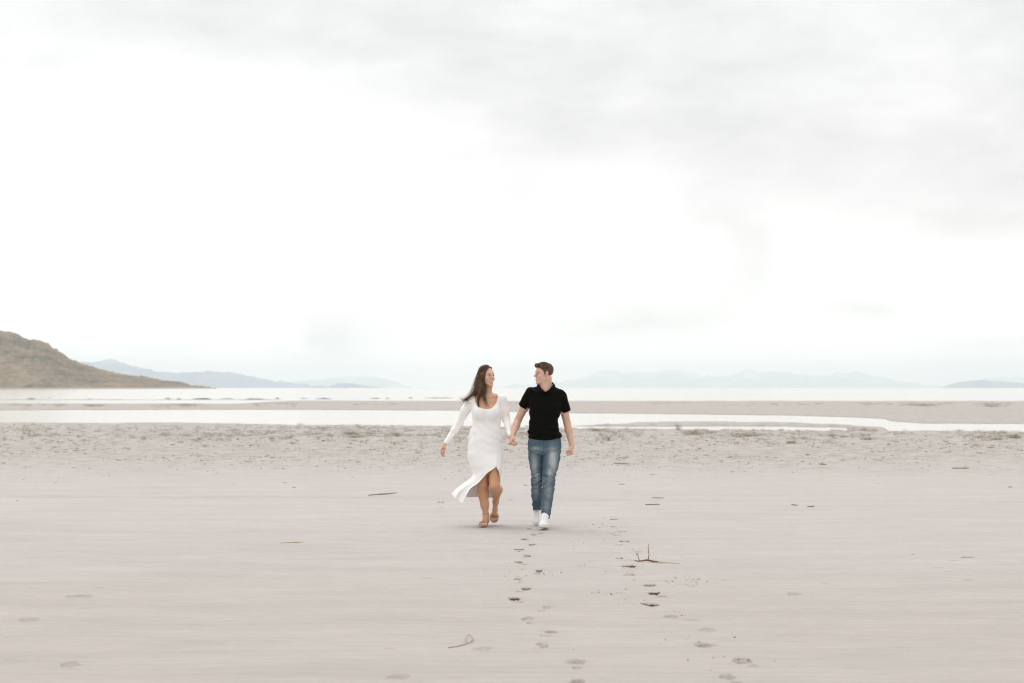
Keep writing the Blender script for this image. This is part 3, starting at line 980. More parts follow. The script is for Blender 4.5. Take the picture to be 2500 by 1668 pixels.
M4 = [(1180, 946), (1270, 940), (1340, 936), (1404, 926), (1449, 912.6), (1479, 905), (1505, 903.6), (1526, 908), (1553, 909.6), (1583, 911), (1613, 908), (1630, 903.6), (1657, 902), (1678, 908), (1702, 912.6), (1747, 918.5), (1777, 917), (1800, 908), (1821, 903.6), (1839, 906.6), (1866, 911), (1911, 911), (1940, 914), (1985, 918.5), (2014, 917), (2053, 910), (2113, 911), (2142, 921.5), (2187, 927.5), (2232, 933.4), (2277, 942), (2310, 948)]
M5 = [(2295, 948), (2321, 938), (2351, 932), (2396, 928), (2455, 932), (2500, 936), (2580, 948)]
M6 = [(2330, 946), (2396, 926), (2455, 921.5), (2500, 921), (2600, 912), (2750, 918), (2900, 947)]


def build_hills():
    ridge('hill', 'brown scrub covered hill sloping down to the lake', HILL, 2600, 750, hill_material(), 7, rough=.34, nu=700, nv=90, bushes=6.0, jag=2.0)
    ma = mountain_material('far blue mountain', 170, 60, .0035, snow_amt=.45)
    mb = mountain_material('snowy range', 110, 120, .0022, rock=(.20, .27, .36), snow_amt=.9)  # paler, bluer base colour paints extra haze onto the farthest ranges
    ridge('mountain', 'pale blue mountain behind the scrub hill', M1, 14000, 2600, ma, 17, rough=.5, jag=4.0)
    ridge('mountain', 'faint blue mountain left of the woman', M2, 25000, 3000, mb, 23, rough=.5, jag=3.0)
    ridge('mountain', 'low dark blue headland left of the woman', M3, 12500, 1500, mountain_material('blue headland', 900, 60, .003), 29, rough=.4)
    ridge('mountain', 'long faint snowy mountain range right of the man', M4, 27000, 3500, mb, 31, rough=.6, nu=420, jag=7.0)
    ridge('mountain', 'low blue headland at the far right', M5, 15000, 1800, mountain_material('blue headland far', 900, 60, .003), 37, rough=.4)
    ridge('mountain', 'pale mountain behind the right headland', M6, 30000, 3000, mb, 41, rough=.5, jag=4.0)


def build_haze():
    m = bpy.data.materials.new('haze')
    m.use_nodes = True
    t = m.node_tree; t.nodes.clear()
    out = nd(t, 'ShaderNodeOutputMaterial')
    v = nd(t, 'ShaderNodeVolumePrincipled')
    v.inputs['Color'].default_value = HAZE_COL
    v.inputs['Density'].default_value = HAZE_D
    v.inputs['Anisotropy'].default_value = 0.86
    for k_ in ('Density Attribute', 'Color Attribute', 'Temperature Attribute'):
        v.inputs[k_].default_value = ''
    try: m.cycles.homogeneous_volume = True
    except Exception: pass
    t.links.new(v.outputs[0], out.inputs['Volume'])
    R, z0, z1 = 30000.0, -2.0, 420.0
    V = np.array([(x, y, z) for z in (z0, z1) for y in (-3000.0, 36500.0) for x in (-R, R)], float)
    F = np.array([(0, 2, 3, 1), (4, 5, 7, 6), (0, 1, 5, 4), (2, 6, 7, 3), (0, 4, 6, 2), (1, 3, 7, 5)])
    o = link('haze', mesh_np('haze', V, F, False), m)
    tag(o, 'thin pale haze lying over the lake and far shores', kind='stuff')


HAZE_COL = (.92, .982, 1.0, 1)
HAZE_D = 8.0e-5
# ------------------------------------------------------------------ footprints, twigs, clods, grass
LEFT_TRAIL = [  # forefoot px,py ; heel px,py ; width px ; darkness
    (1280.6, 1316.3, 1286, 1319.5, 20, .9), (1301, 1329.8, 1295, 1333.5, 20, .9), (1266.8, 1343.6, 1270, 1348, 21, .9),
    (1287.8, 1359, 1281, 1363, 17, .7), (1266, 1374.7, 1280, 1380, 21, .8), (1316.6, 1395, 1312, 1399.5, 19, 1.0),
    (1264.8, 1414, 1271, 1422, 22, .45), (1284.7, 1436.7, 1270, 1443, 24, .7), (1255.9, 1461, 1266, 1469, 28, .95),
    (1333.7, 1482, 1321, 1491.6, 25, .25), (1287.8, 1510.7, 1291.6, 1522, 31, .4), (1345, 1543, 1332, 1553.6, 34, .5),
    (1324.7, 1577.8, 0, 0, 28, .45), (1409, 1617, 1407.6, 1632.7, 42, .4), (1411, 1664, 0, 0, 34, .8)]
RIGHT_TRAIL = [
    (1499.6, 1267, 0, 0, 20, .8), (1495, 1286, 0, 0, 18, .3), (1517, 1298, 1505, 1307, 24, .4), (1525.5, 1321, 1510, 1332, 26, .95),
    (1512, 1364.7, 1530, 1362, 20, .9), (1557, 1349, 0, 0, 24, .25), (1536, 1384, 0, 0, 36, .95), (1536, 1403, 0, 0, 32, .2),
    (1584, 1428, 0, 0, 36, .6), (1596, 1448, 1609, 1446, 36, .95), (1587, 1475.5, 0, 0, 36, 1.0), (1637, 1503, 1672, 1499, 36, .3),
    (1727, 1537.5, 0, 0, 40, .25), (1716.6, 1577, 0, 0, 50, .8), (1809, 1612.5, 1828, 1614, 44, .5), (1774, 1652, 1770, 1634, 38, .45)]
FAINT = [(1304, 1305, 14, .45, 'just in front of the man\'s shoe'), (1320, 1302, 13, .35, 'touching the man\'s front shoe tip'), (1294, 1291.6, 16, .5, 'beside the man\'s rear shoe'),
         (75, 1513, 48, .22, 'far left, alone on the smooth sand'), (199, 1457, 60, .2, 'long faint one on the left sand'), (176, 1619, 44, .2, 'at the bottom left corner'),
         (974, 1653, 52, .15, 'at the bottom edge left of centre'), (1184, 1586, 46, .12, 'left of the trail near the curled twig'), (1936, 1448, 34, .2, 'on the smooth right sand')]
ORD = ['nearest the man', 'second', 'third', 'fourth', 'fifth', 'sixth', 'seventh', 'eighth', 'ninth', 'tenth', 'eleventh', 'twelfth', 'thirteenth', 'fourteenth', 'fifteenth', 'sixteenth']
print_specs = []


def plan_prints():
    def one(px, py, w, dark, ry, hx=0, hy=0):
        c = G(px, py, -.006)
        rx = w / FPX * c[1] / 2 * 1.06
        parts = [(c[0], c[1] - ry * .55, rx, ry, random.uniform(-.12, .12), .006 + .012 * dark, dark)]
        if hx:
            h = G(hx, hy, -.006)
            parts.append((h[0], min(h[1] - ry * .3, c[1] - ry * 1.9 - .05), rx * .74, ry * .42, random.uniform(-.2, .2), .004 + .008 * dark, dark * .5))
        PRINTS.extend(parts)
        return parts, dark
    for i, (a, b, c, d, w, k) in enumerate(LEFT_TRAIL):
        dk = 'dark damp' if k > .75 else ('brownish' if k > .42 else 'faint')
        print_specs.append(one(a, b, w, k, .095, c, d) + ('%s footprint in the left trail, %s counting from the man' % (dk, ORD[i]), 'left trail of footprints'))
    for i, (a, b, c, d, w, k) in enumerate(RIGHT_TRAIL):
        dk = 'dark crusted' if k > .75 else ('brown edged' if k > .42 else 'faint scuffed')
        print_specs.append(one(a, b, w, k, .095, c, d) + ('%s footprint in the right trail, %s from its far end' % (dk, ORD[i].replace('nearest the man', 'first')), 'right trail of footprints'))
    for (a, b, w, k, lb) in FAINT:
        print_specs.append(one(a, b, w, k, .11) + ('faint shallow footprint %s' % lb, 'stray footprints'))


def build_prints(mat):
    for n, (parts, dark, label, group) in enumerate(print_specs):
        xs0 = min(p[0] - p[2] * 2.1 for p in parts); xs1 = max(p[0] + p[2] * 2.1 for p in parts)
        ys0 = min(p[1] - p[3] * 2.1 for p in parts); ys1 = max(p[1] + p[3] * 2.1 for p in parts)
        xs = np.arange(xs0, xs1, .005); ys = np.arange(ys0, ys1, .007)
        X, Y = np.meshgrid(xs, ys, indexing='ij')
        x, y = X.ravel(), Y.ravel()
        nz = (fbm2(x * 26, y * 13, 4, 60 + n, .65) - .5)
        z = base_z(x, y); damp = np.zeros_like(x); tan = np.zeros_like(x); rmin = np.full_like(x, 9.0)
        for (cx, cy, rx, ry, yaw, dep, dk) in parts:
            c, s = math.cos(yaw), math.sin(yaw)
            u, v = c * (x - cx) + s * (y - cy), -s * (x - cx) + c * (y - cy)
            r = np.sqrt((u / rx) ** 2 + (v / ry) ** 2) + nz * 1.5
            rmin = np.minimum(rmin, r)
            z = z - dep * np.clip(1.15 - r ** 3, 0, 1) * (1 + .25 * nz)
            z = z + .0016 * np.exp(-((r - 1.12) / .10) ** 2) * (.3 + 2.5 * nz)
            tan = np.maximum(tan, (1 - sstep(.85, 1.05, r)) * (.25 + .5 * dk) * sstep(-1.2, -.2, v / ry))
            rc = np.sqrt((u / (rx * 1.02)) ** 2 + ((v - ry * (.30 if cy > 11.5 else -.35)) / (ry * (.60 if dk > .85 else .40))) ** 2) + nz * 1.3
            damp = np.maximum(damp, (1 - sstep(.80, 1.02, rc)) * min(1, max(0, dk - .22) * 1.45) * np.clip(.75 + 1.6 * (fbm2(x * 9, y * 14, 2, 160 + n) - .35), .25, 1.1))
        edge = 1 - sstep(1.65, 2.0, rmin)
        z = z + .0012 * edge - .003 * (1 - edge)
        keep = rmin < 2.1
        I = np.arange(X.size).reshape(X.shape)
        F = np.stack([I[:-1, :-1], I[1:, :-1], I[1:, 1:], I[:-1, 1:]], -1).reshape(-1, 4)
        F = F[keep[F].all(1)]
        used = np.zeros(len(x), bool); used[F] = True
        rm = np.cumsum(used) - 1
        org = np.array([parts[0][0], parts[0][1], 0])
        V = np.stack([x, y, z], 1)[used] - org
        col = np.stack([damp, tan * (.9 + 1.2 * nz), damp], 1)[used].clip(0, 1)
        o = link('footprint', mesh_np('footprint', V, rm[F], True, col), mat, loc=org)
        tag(o, label, 'footprint', group)


def stick_path(a, b, n=9, wob=.01, lift=0.0, seed=0):
    rg = np.random.default_rng(seed)
    t = np.linspace(0, 1, n)[:, None]
    p = np.asarray(a) * (1 - t) + np.asarray(b) * t
    p = p + rg.normal(0, wob, (n, 3)) * np.array([.5, 1, .35])
    p[:, 2] += lift * np.sin(t[:, 0] * math.pi)
    return p


def build_debris():
    dark = plain_mat('weathered dark wood', (.17, .095, .065), .85, .3, 30, bump=.4, bdist=.004)
    straw = plain_mat('dry straw stalk', (.42, .33, .20), .85, .25, 30)
    grey = plain_mat('grey driftwood', (.30, .26, .22), .9, .3, 20, bump=.4, bdist=.004)
    # forked twig beside the right trail
    tw = bpy.data.objects.new('twig', None); COL.objects.link(tw)
    c = G(1580, 1369); tw.location = (c[0], c[1], 0)
    tag(tw, 'dark forked twig with one thin shoot standing upright beside the right trail', 'twig')
    def loc(px, py, z): p = G(px, py, z); return p - np.array([c[0], c[1], 0])
    main = catmull([loc(1549, 1369, .008), loc(1562, 1370, .014), loc(1579, 1367.5, .022), loc(1590, 1369, .014), loc(1602, 1370.5, .016), loc(1617, 1372, .008)], 22)
    main[:, 1] += np.linspace(.02, -.05, 22)
    V, F = tubes([main], [np.interp(np.linspace(0, 1, 22), [0, .3, .5, .8, 1], [.002, .007, .0085, .007, .002])], 7)
    link('branch', mesh_np('branch', V, F), dark, tw)
    V, F = tubes([main[-6:-1] + np.linspace(0, 1, 5)[:, None] * np.array([.16, -.10, -.004])], [np.linspace(.005, .002, 5)], 6)
    link('branch', mesh_np('branch', V, F), straw, tw)
    b0 = main[9]
    up = catmull([b0, b0 + (.012, 0, .04), b0 + (.006, .01, .10), b0 + (.010, .0, .145)], 12)
    V, F = tubes([up], [np.linspace(.0045, .0016, 12)], 6)
    link('shoot', mesh_np('shoot', V, F), dark, tw)
    b0 = main[4]
    up = catmull([b0, b0 + (-.008, .01, .03), b0 + (-.016, .01, .055)], 8)
    V, F = tubes([up], [np.linspace(.004, .0016, 8)], 6)
    s2 = link('shoot', mesh_np('shoot', V, F), dark, tw)
    S = Shape().add(ellipsoid(up[-1] + (-.004, 0, .006), (.012, .011, .011)))
    sdf_object('bud', S, .003, straw, (0, 0, 0), None, s2)
    # curled pale twig, lower left of the trail
    def P(a, b): p = G(900 + a / 3.664, 1240 + b / 3.664, .01); return p
    q = [P(715, 1250), P(780, 1243), P(840, 1232), P(880, 1220), P(915, 1215), P(932, 1190), P(905, 1172), P(870, 1178), P(868, 1205)]
    q = np.array(q); cc = q.mean(0); cc[2] = 0
    q[:, 1] += np.array([0, .01, .02, .03, .03, .05, .10, .08, .02]); q[4:8, 2] += .008
    V, F = tubes([catmull(q - cc, 40)], [np.linspace(.0038, .002, 40)], 6)
    tag(link('twig', mesh_np('twig', V, F), plain_mat('pale curled twig', (.36, .27, .19), .85, .2, 20), loc=cc), 'pale thin twig curled into a loop on the sand left of the left trail', 'twig')
    # straight sticks lying on the sand: px0,py0,px1,py1,radius,mat,label
    sticks = [
        (900, 1209.5, 970, 1204, .010, grey, 'long grey stick lying flat left of the woman'),
        (685, 1323.5, 741, 1321, .004, straw, 'thin straw stalk on smooth sand at lower left'),
        (2347, 1361.8, 2380, 1361, .004, straw, 'thin straw stalk on smooth sand near the right edge'),
        (1574, 1233, 1612, 1233.5, .008, grey, 'short grey stick beyond the upper end of the right trail'),
        (1591, 1215, 1622, 1215.5, .008, straw, 'straw stalk lying above the short grey stick'),
        (1499, 1129.5, 1538, 1130.5, .012, grey, 'stick on the churned sand right of the man at waist height'),
        (2000, 1131, 2018, 1131.5, .014, straw, 'short pale stick on the churned sand at the right'),
        (2325, 1142.5, 2367, 1142, .013, grey, 'straight grey stick near the right edge of the churned sand'),
        (1933, 1233.5, 1948, 1235, .008, grey, 'short stick on the right sand, upper of two'),
        (1972, 1238.5, 1988, 1237.5, .007, grey, 'short stick on the right sand, lower of two')]
    for i, (a, b, c_, d, r, mt, lb) in enumerate(sticks):
        p0, p1 = G(a, b, r), G(c_, d, r)
        mid = (p0 + p1) / 2
        zg = float(base_z(mid[0:1], mid[1:2])[0]); mid = np.array([mid[0], mid[1], 0])
        pp = stick_path(p0 - mid, p1 - mid, 11, r * .8, 0, i)
        pp[:, 2] = np.abs(pp[:, 2] - r) * .5 + r * .8 + zg
        tt = np.linspace(0, 1, 11)
        side = stick_path(pp[6], pp[6] + np.array([.08, .05, .02]) * (1 if i % 2 else -1) * (r / .01), 11, r * .3, 0, i + 50)
        side[:, 2] = np.abs(side[:, 2])
        V, F = tubes([pp, side], [r * (.6 + .5 * np.sin(tt * 3.1 + .2)), r * .55 * (1 - .7 * tt)], 7)
        tag(link('stick', mesh_np('stick', V, F), mt, loc=mid), lb, 'stick', 'sticks lying on the sand')
    # small clods and stones one can pick out
    clod_m = plain_mat('dry clod', (.27, .23, .19), .95, .35, 40, bump=.5, bdist=.01)
    clods = [(43, 1223, 12, 'dark clod on the smooth sand at the far left'), (694, 1179, 9, 'dark clod left of the woman, upper of two'), (718, 1190, 11, 'dark clod left of the woman, lower of two'),
             (1075, 1226, 19, 'wide dark clod beside the hem of the white dress'), (1087, 1169, 9, 'small clod left of the blown dress hem'), (1136, 1169, 8, 'small clod just left of the white dress'),
             (1282, 1185, 13, 'flat clod between the woman\'s legs and the man\'s jeans'), (1517, 1182, 16, 'clod right of the man level with his knees'), (1592, 1159, 13, 'upper clod well right of the man'),
             (1788, 1152, 11, 'slanted clod on the right sand'), (2226, 1355, 13, 'lone greenish clod on the smooth right sand'), (2464, 1190, 18, 'wide clod near the right edge'),
             (1079, 1239, 7, 'tiny clod below the wide dark clod'), (1381, 1244, 7, 'tiny clod right of the man\'s jeans hem'), (2050, 1330, 6, 'tiny speck of clod on the right sand'),
             (1147, 1345.5, 5, 'tiny dark pebble below the woman'), (1182, 1399, 5, 'tiny dark pebble left of the left trail')]
    for i, (px, py, w, lb) in enumerate(clods):
        c = G(px, py); r = w / FPX * c[1] / 2
        zg = float(base_z(c[0:1], c[1:2])[0])
        rg = np.random.default_rng(i + 90)
        S = Shape()
        for j in range(5):
            a = rg.uniform(-1, 1) * r * .62
            S.add(ellipsoid((a, rg.uniform(-.4, .4) * r, r * .05), (r * rg.uniform(.3, .5), r * rg.uniform(.3, .5), r * rg.uniform(.10, .17))), r * .1)
        S.disp(lambda P, r=r: (vnoise3(P, 3.0 / r) - .5) * r * .12)
        o = sdf_object('clod', S, r * .06, clod_m, (0, 0, 0), None, None, it=1)
        o.location = (c[0], c[1], zg)
        tag(o, lb, 'clod', 'clods of dried mud on the sand')


def blob_template():
    t = (1 + 5 ** .5) / 2
    V = np.array([(-1, t, 0), (1, t, 0), (-1, -t, 0), (1, -t, 0), (0, -1, t), (0, 1, t), (0, -1, -t), (0, 1, -t), (t, 0, -1), (t, 0, 1), (-t, 0, -1), (-t, 0, 1)]) / math.sqrt(1 + t * t)
    F = np.array([(0, 11, 5), (0, 5, 1), (0, 1, 7), (0, 7, 10), (0, 10, 11), (1, 5, 9), (5, 11, 4), (11, 10, 2), (10, 7, 6), (7, 1, 8), (3, 9, 4), (3, 4, 2), (3, 2, 6), (3, 6, 8), (3, 8, 9), (4, 9, 5), (2, 4, 11), (6, 2, 10), (8, 6, 7), (9, 8, 1)])
    return V, F


def scatter_blobs(name, pts, size, flat, mat, label, squash=1.0):
    V0, F0 = blob_template()
    n = len(pts)
    s = size[:, None, None]
    rn = RNG.uniform(.65, 1.35, (n, 12, 1))
    ang = RNG.uniform(0, 6.28, n); c, sn = np.cos(ang), np.sin(ang)
    V = V0[None] * rn * s * np.array([1, squash, 1])
    V[..., 2] *= flat[:, None]
    x = V[..., 0] * c[:, None] - V[..., 1] * sn[:, None]; y = V[..., 0] * sn[:, None] + V[..., 1] * c[:, None]
    V = np.stack([x, y, V[..., 2]], -1) + pts[:, None, :]
    F = (F0[None] + 12 * np.arange(n)[:, None, None]).reshape(-1, 3)
    o = link(name, mesh_np(name, V.reshape(-1, 3), F, False), mat)
    return o


def build_gravel():
    m1 = plain_mat('crusted sand clods', (.34, .31, .285), .95, .2, 6, col2=(.46, .43, .40))
    n = 26000
    y = 27 + 47 * RNG.beta(1.6, 1.5, n); x = RNG.uniform(-1, 1, n) * (y * .42 + 3)
    keep = fbm2(x * .5, y * .35, 3, 70) + RNG.uniform(-.12, .12, n) > .45
    x, y = x[keep], y[keep]
    ok = shore(x, y) > .8
    x, y = x[ok], y[ok]
    z = ground_z(x, y)
    s = RNG.gamma(2.2, .009, len(x)).clip(.008, .08) * sstep(25, 40, y).clip(.35, 1)
    o = scatter_blobs('gravel', np.stack([x, y, z + s * .05], 1), s, RNG.uniform(.18, .42, len(x)), m1, '')
    tag(o, 'crumbly clods and gravel of the churned band in front of the water', kind='stuff')
    m2 = plain_mat('dark mud crumbs', (.19, .16, .135), .95, .3, 6)
    n = 600
    y = 29 + 42 * RNG.beta(1.8, 1.6, n); x = RNG.uniform(-1, 1, n) * (y * .42 + 3)
    ok = shore(x, y) > .8; x, y = x[ok], y[ok]
    s = RNG.gamma(2.0, .009, len(x)).clip(.008, .07)
    o = scatter_blobs('rubble', np.stack([x, y, ground_z(x, y) + s * .05], 1), s, RNG.uniform(.15, .40, len(x)), m2, '')
    tag(o, 'small dark crumbs of mud scattered over the churned sand', kind='stuff')
    # crumbs kicked up around the two trails
    n = 150
    t = RNG.uniform(0, 1, n)
    pts = np.array([G(p[0] , p[1]) for p in RIGHT_TRAIL + LEFT_TRAIL])
    k = RNG.integers(0, len(pts), n)
    k = np.where(RNG.uniform(0, 1, n) < .75, k % len(RIGHT_TRAIL), k)
    x = pts[k, 0] + RNG.normal(0, .10, n) - .04; y = pts[k, 1] + RNG.normal(.05, .22, n)
    extra = [(1416, 1324, 30, .16), (1287, 1398, 45, .12), (1667, 1421, 70, .14), (1455, 1385, 30, .2), (1483, 1449, 40, .14), (1480, 1303, 30, .10)]
    for (px, py, q, sp) in extra:
        c = G(px, py)
        x = np.append(x, c[0] + RNG.normal(0, sp, q)); y = np.append(y, c[1] + RNG.normal(0, sp * 1.6, q))
    s = RNG.gamma(2.0, .0017, len(x)).clip(.0012, .009)
    o = scatter_blobs('debris', np.stack([x, y, base_z(x, y) + s * .2], 1), s, RNG.uniform(.5, .9, len(x)), plain_mat('kicked up crumbs', (.27, .21, .17), .95, .3, 60), '')
    tag(o, 'tiny crumbs of damp sand kicked up around the footprints', kind='stuff')


def tuft(cx, cy, cz, r, h, nb, rg):
    base = np.stack([cx + rg.normal(0, r * .45, nb), cy + rg.normal(0, r * .45, nb), np.full(nb, cz - .01)], 1)
    a = rg.uniform(0, 6.28, nb); ln = rg.uniform(.35, 1.0, nb) * r * .9
    hh = h * rg.uniform(.45, 1.0, nb)
    tip = base + np.stack([np.cos(a) * ln, np.sin(a) * ln, hh], 1)
    mid = (base + tip) / 2 + np.stack([np.cos(a) * -ln * .18, np.sin(a) * -ln * .18, hh * .14], 1)
    return np.stack([base, mid, tip], 1)


def blades(name, paths, w, mat, loc=(0, 0, 0), parent=None):
    paths = np.asarray(paths) - np.asarray(loc)
    n = len(paths)
    rr = np.outer(w, [1.0, .8, .25])
    V, F = tubes(paths, rr, 3)
    return link(name, mesh_np(name, V, F, False), mat, parent, loc)


def build_grass():
    straw = plain_mat('dry grass', (.36, .30, .215), .9, .25, 3, col2=(.46, .40, .31))
    olive = plain_mat('olive dry weed', (.33, .30, .215), .9, .3, 3)
    rg = np.random.default_rng(6)
    # one mass along the near shore
    P, Wd = [], []
    n = 2200
    px = rg.uniform(-300, 2800, n)
    py = np.interp(px, [-300, 0, 900, 1300, 1900, 2800], [1036, 1037, 1045, 1050, 1058, 1062]) + rg.gamma(1.6, 5.5, n)
    dens = fbm2(px * .012, py * .06, 3, 91) + .16 * np.exp(-((px - 870) / 330) ** 2) + .14 * np.exp(-((px - 1750) / 250) ** 2) + .10 * sstep(1700, 2100, px)
    for a, b in zip(px[dens > .52], py[dens > .56]):
        c = G(a, b, -.02)
        if shore(np.array([c[0]]), np.array([c[1]]))[0] < .5: continue
        z = float(ground_z(np.array([c[0]]), np.array([c[1]]))[0])
        nb = rg.integers(8, 20)
        P.append(tuft(c[0], c[1], z, rg.uniform(.08, .26), rg.uniform(.04, .12), nb, rg)); Wd.append(np.full(nb, .0035))
    o = blades('dry_grass', np.concatenate(P), np.concatenate(Wd), straw)
    tag(o, 'sparse short dry grass along the near shore', kind='stuff')
    P, Wd = [], []
    n = 420
    px = rg.uniform(-300, 2800, n)
    py = np.where(px < 640, 988.5, 984.5) + rg.gamma(1.5, 1.7, n)
    dens = fbm2(px * .010, py * .1, 3, 95)
    for a, b in zip(px[dens > .50], py[dens > .50]):
        c = G(a, b, -.02)
        z = float(ground_z(np.array([c[0]]), np.array([c[1]]))[0])
        nb = rg.integers(10, 22)
        P.append(tuft(c[0], c[1], z, rg.uniform(.2, .5), rg.uniform(.08, .22), nb, rg)); Wd.append(np.full(nb, .008))
    pale = plain_mat('pale golden grass', (.52, .44, .33), .9, .2, 3, col2=(.62, .54, .43))
    o = blades('dry_grass', np.concatenate(P), np.concatenate(Wd), pale)
    tag(o, 'sparse dry grass along the far sand bar', kind='stuff')
    # tufts one can tell apart
    tf = [(976, 1128 - 0, .0, .0, ''),]
    tufts = [(1691, 1064, .55, .26, 60, 'largest golden grass tuft on the near shore right of the man'), (1456, 1053, .50, .18, 50, 'golden grass tuft on the near shore just right of the man'),
             (1655, 1050, .18, .34, 22, 'thin tall grass stalks near the right end of the sandy island'), (732, 1040, .12, .20, 8, 'thin tall grass stalks at the water edge on the left'),
             (860, 1062, .45, .16, 50, 'low grass tuft below the left water edge'), (968, 1067, .26, .17, 36, 'dark olive weed tuft left of the woman'), (873, 1071, .35, .13, 36, 'olive weed tuft left of the woman, lower left of the darker one'),
             (1482, 1077, .30, .22, 30, 'loose weed tuft right of the man\'s hand'), (1931, 1083, .20, .12, 34, 'small dark weed tuft on the right of the churned sand'),
             (2120, 1074, .30, .13, 36, 'low olive weed tuft on the right shore'), (2437, 1076, .35, .15, 40, 'olive weed tuft near the right edge, left of two'), (2478, 1073, .30, .20, 40, 'olive weed tuft near the right edge, right of two'),
             (1827, 1068, .50, .17, 46, 'broad golden tuft on the right shore'), (2419, 994, 1.3, .45, 60, 'large golden tuft on the far sand bar at the right'), (2254, 992, 1.8, .35, 70, 'wide row of golden grass on the far sand bar'),
             (463, 991, 1.3, .30, 50, 'golden tuft on the far sand bar left of the woman'), (231, 993, 1.2, .28, 46, 'golden tuft on the far sand bar below the scrub hill')]
    for i, (px, py, r, h, nb, lb) in enumerate(tufts):
        c = G(px, py, -.02)
        z = float(ground_z(np.array([c[0]]), np.array([c[1]]))[0]); z = max(z, ZW)
        p = tuft(c[0], c[1], z, r * .85, h * .85, int(nb * 1.7), rg)
        w = np.full(len(p), .0045 if c[1] < 100 else .010)
        o = blades('grass_tuft', p, w, olive if ('olive' in lb or 'weed' in lb) else (straw if c[1] < 100 else pale), loc=(c[0], c[1], z))
        tag(o, lb, 'grass tuft', 'dry grass tufts by the water')


def build_rocks():
    mud = plain_mat('dark wet mud', (.13, .13, .115), .7, .3, 3, bump=.5, bdist=.05)
    rocks = [(77, 973, 24, 4, 'low dark mud mound in the far water at the left'), (121, 971, 8, 2, 'tiny dark mound right of the leftmost mud mound'), (219, 974, 12, 2, 'small dark mud mound in the far water below the hill'), (245, 974, 6, 2, 'tiny speck of mud right of the small mound below the hill'),
             (409, 972.5, 22, 4.5, 'dark mud mound in the far water, tallest on the left'), (437, 974, 14, 3, 'small sloping mud mound right of the tallest left one'),
             (495, 973.5, 52, 4, 'longest dark mud bar in the far water'), (555, 973, 34, 3.5, 'long dark mud bar right of the longest one'), (620, 973.5, 52, 4.5, 'long dark mud bar with a bumpy top'), (677, 972, 11, 4, 'short steep mud mound right of the bumpy bar'),
             (742, 972.5, 22, 2.5, 'faint low mud bar left of the middle one'), (790, 973, 46, 4, 'dark mud bar in the far water left of the woman'), (915, 972.5, 28, 3, 'thin mud bar in the far water nearer the woman'), (946, 972.5, 12, 3, 'short mud mound right of the thin mud bar'),
             (1002, 971.5, 12, 2.5, 'tiny mud mound left of the woman\'s hair'), (1072, 971.5, 76, 2.6, 'thin long mud bar ending behind the woman\'s hair')]
    for i, (px, py, w, hpx, lb) in enumerate(rocks):
        c = G(px, py + hpx * .35, ZW); r = w / FPX * c[1] / 2; h = hpx / FPX * c[1] * .95
        rg = np.random.default_rng(i + 300)
        n, mrow = 34, 7
        u = np.linspace(-1, 1, n); v = np.linspace(-1, 1, mrow)
        U, Vv = np.meshgrid(u, v, indexing='ij')
        prof = np.clip(1 - np.abs(U) ** 2.2, 0, 1) * (.35 + .85 * fbm2(U * r * 1.6 + i * 9, U * 0 + i, 4, 200 + i)) * (1 - Vv ** 2)
        V = np.stack([U * r, Vv * min(r, 1.2) * (1 - .5 * U ** 2), prof * h - .05 * (np.abs(Vv) > .99)], -1).reshape(-1, 3)
        I = np.arange(n * mrow).reshape(n, mrow)
        F = np.stack([I[:-1, :-1], I[1:, :-1], I[1:, 1:], I[:-1, 1:]], -1).reshape(-1, 4)
        o = link('mud_mound', mesh_np('mud_mound', V, F), mud, loc=(c[0], c[1], ZW - .01))
        tag(o, lb, 'mud mound', 'mud mounds rising from the far water')
# ------------------------------------------------------------------ the couple
ZK = 6.0316


def A(a, b, Y): return W(1050 + a / ZK, 860 + b / ZK, Y)
def B(a, b, Y): return W(1050 + a / ZK, 1090 + b / ZK, Y)


def body_paint(V, base, seed=0):
    C = np.repeat(np.array(base, float)[None], len(V), 0)
    n = vnoise3(V, 14, seed)[:, None] - .5
    C *= 1 + .10 * n * np.array([.6, 1, 1.2])
    return C


def redden(C, V, c, r, amt=.5):
    d = np.exp(-((V - np.asarray(c)) ** 2).sum(1) / (r * r))[:, None] * amt
    C *= 1 - d * np.array([.05, .45, .55])


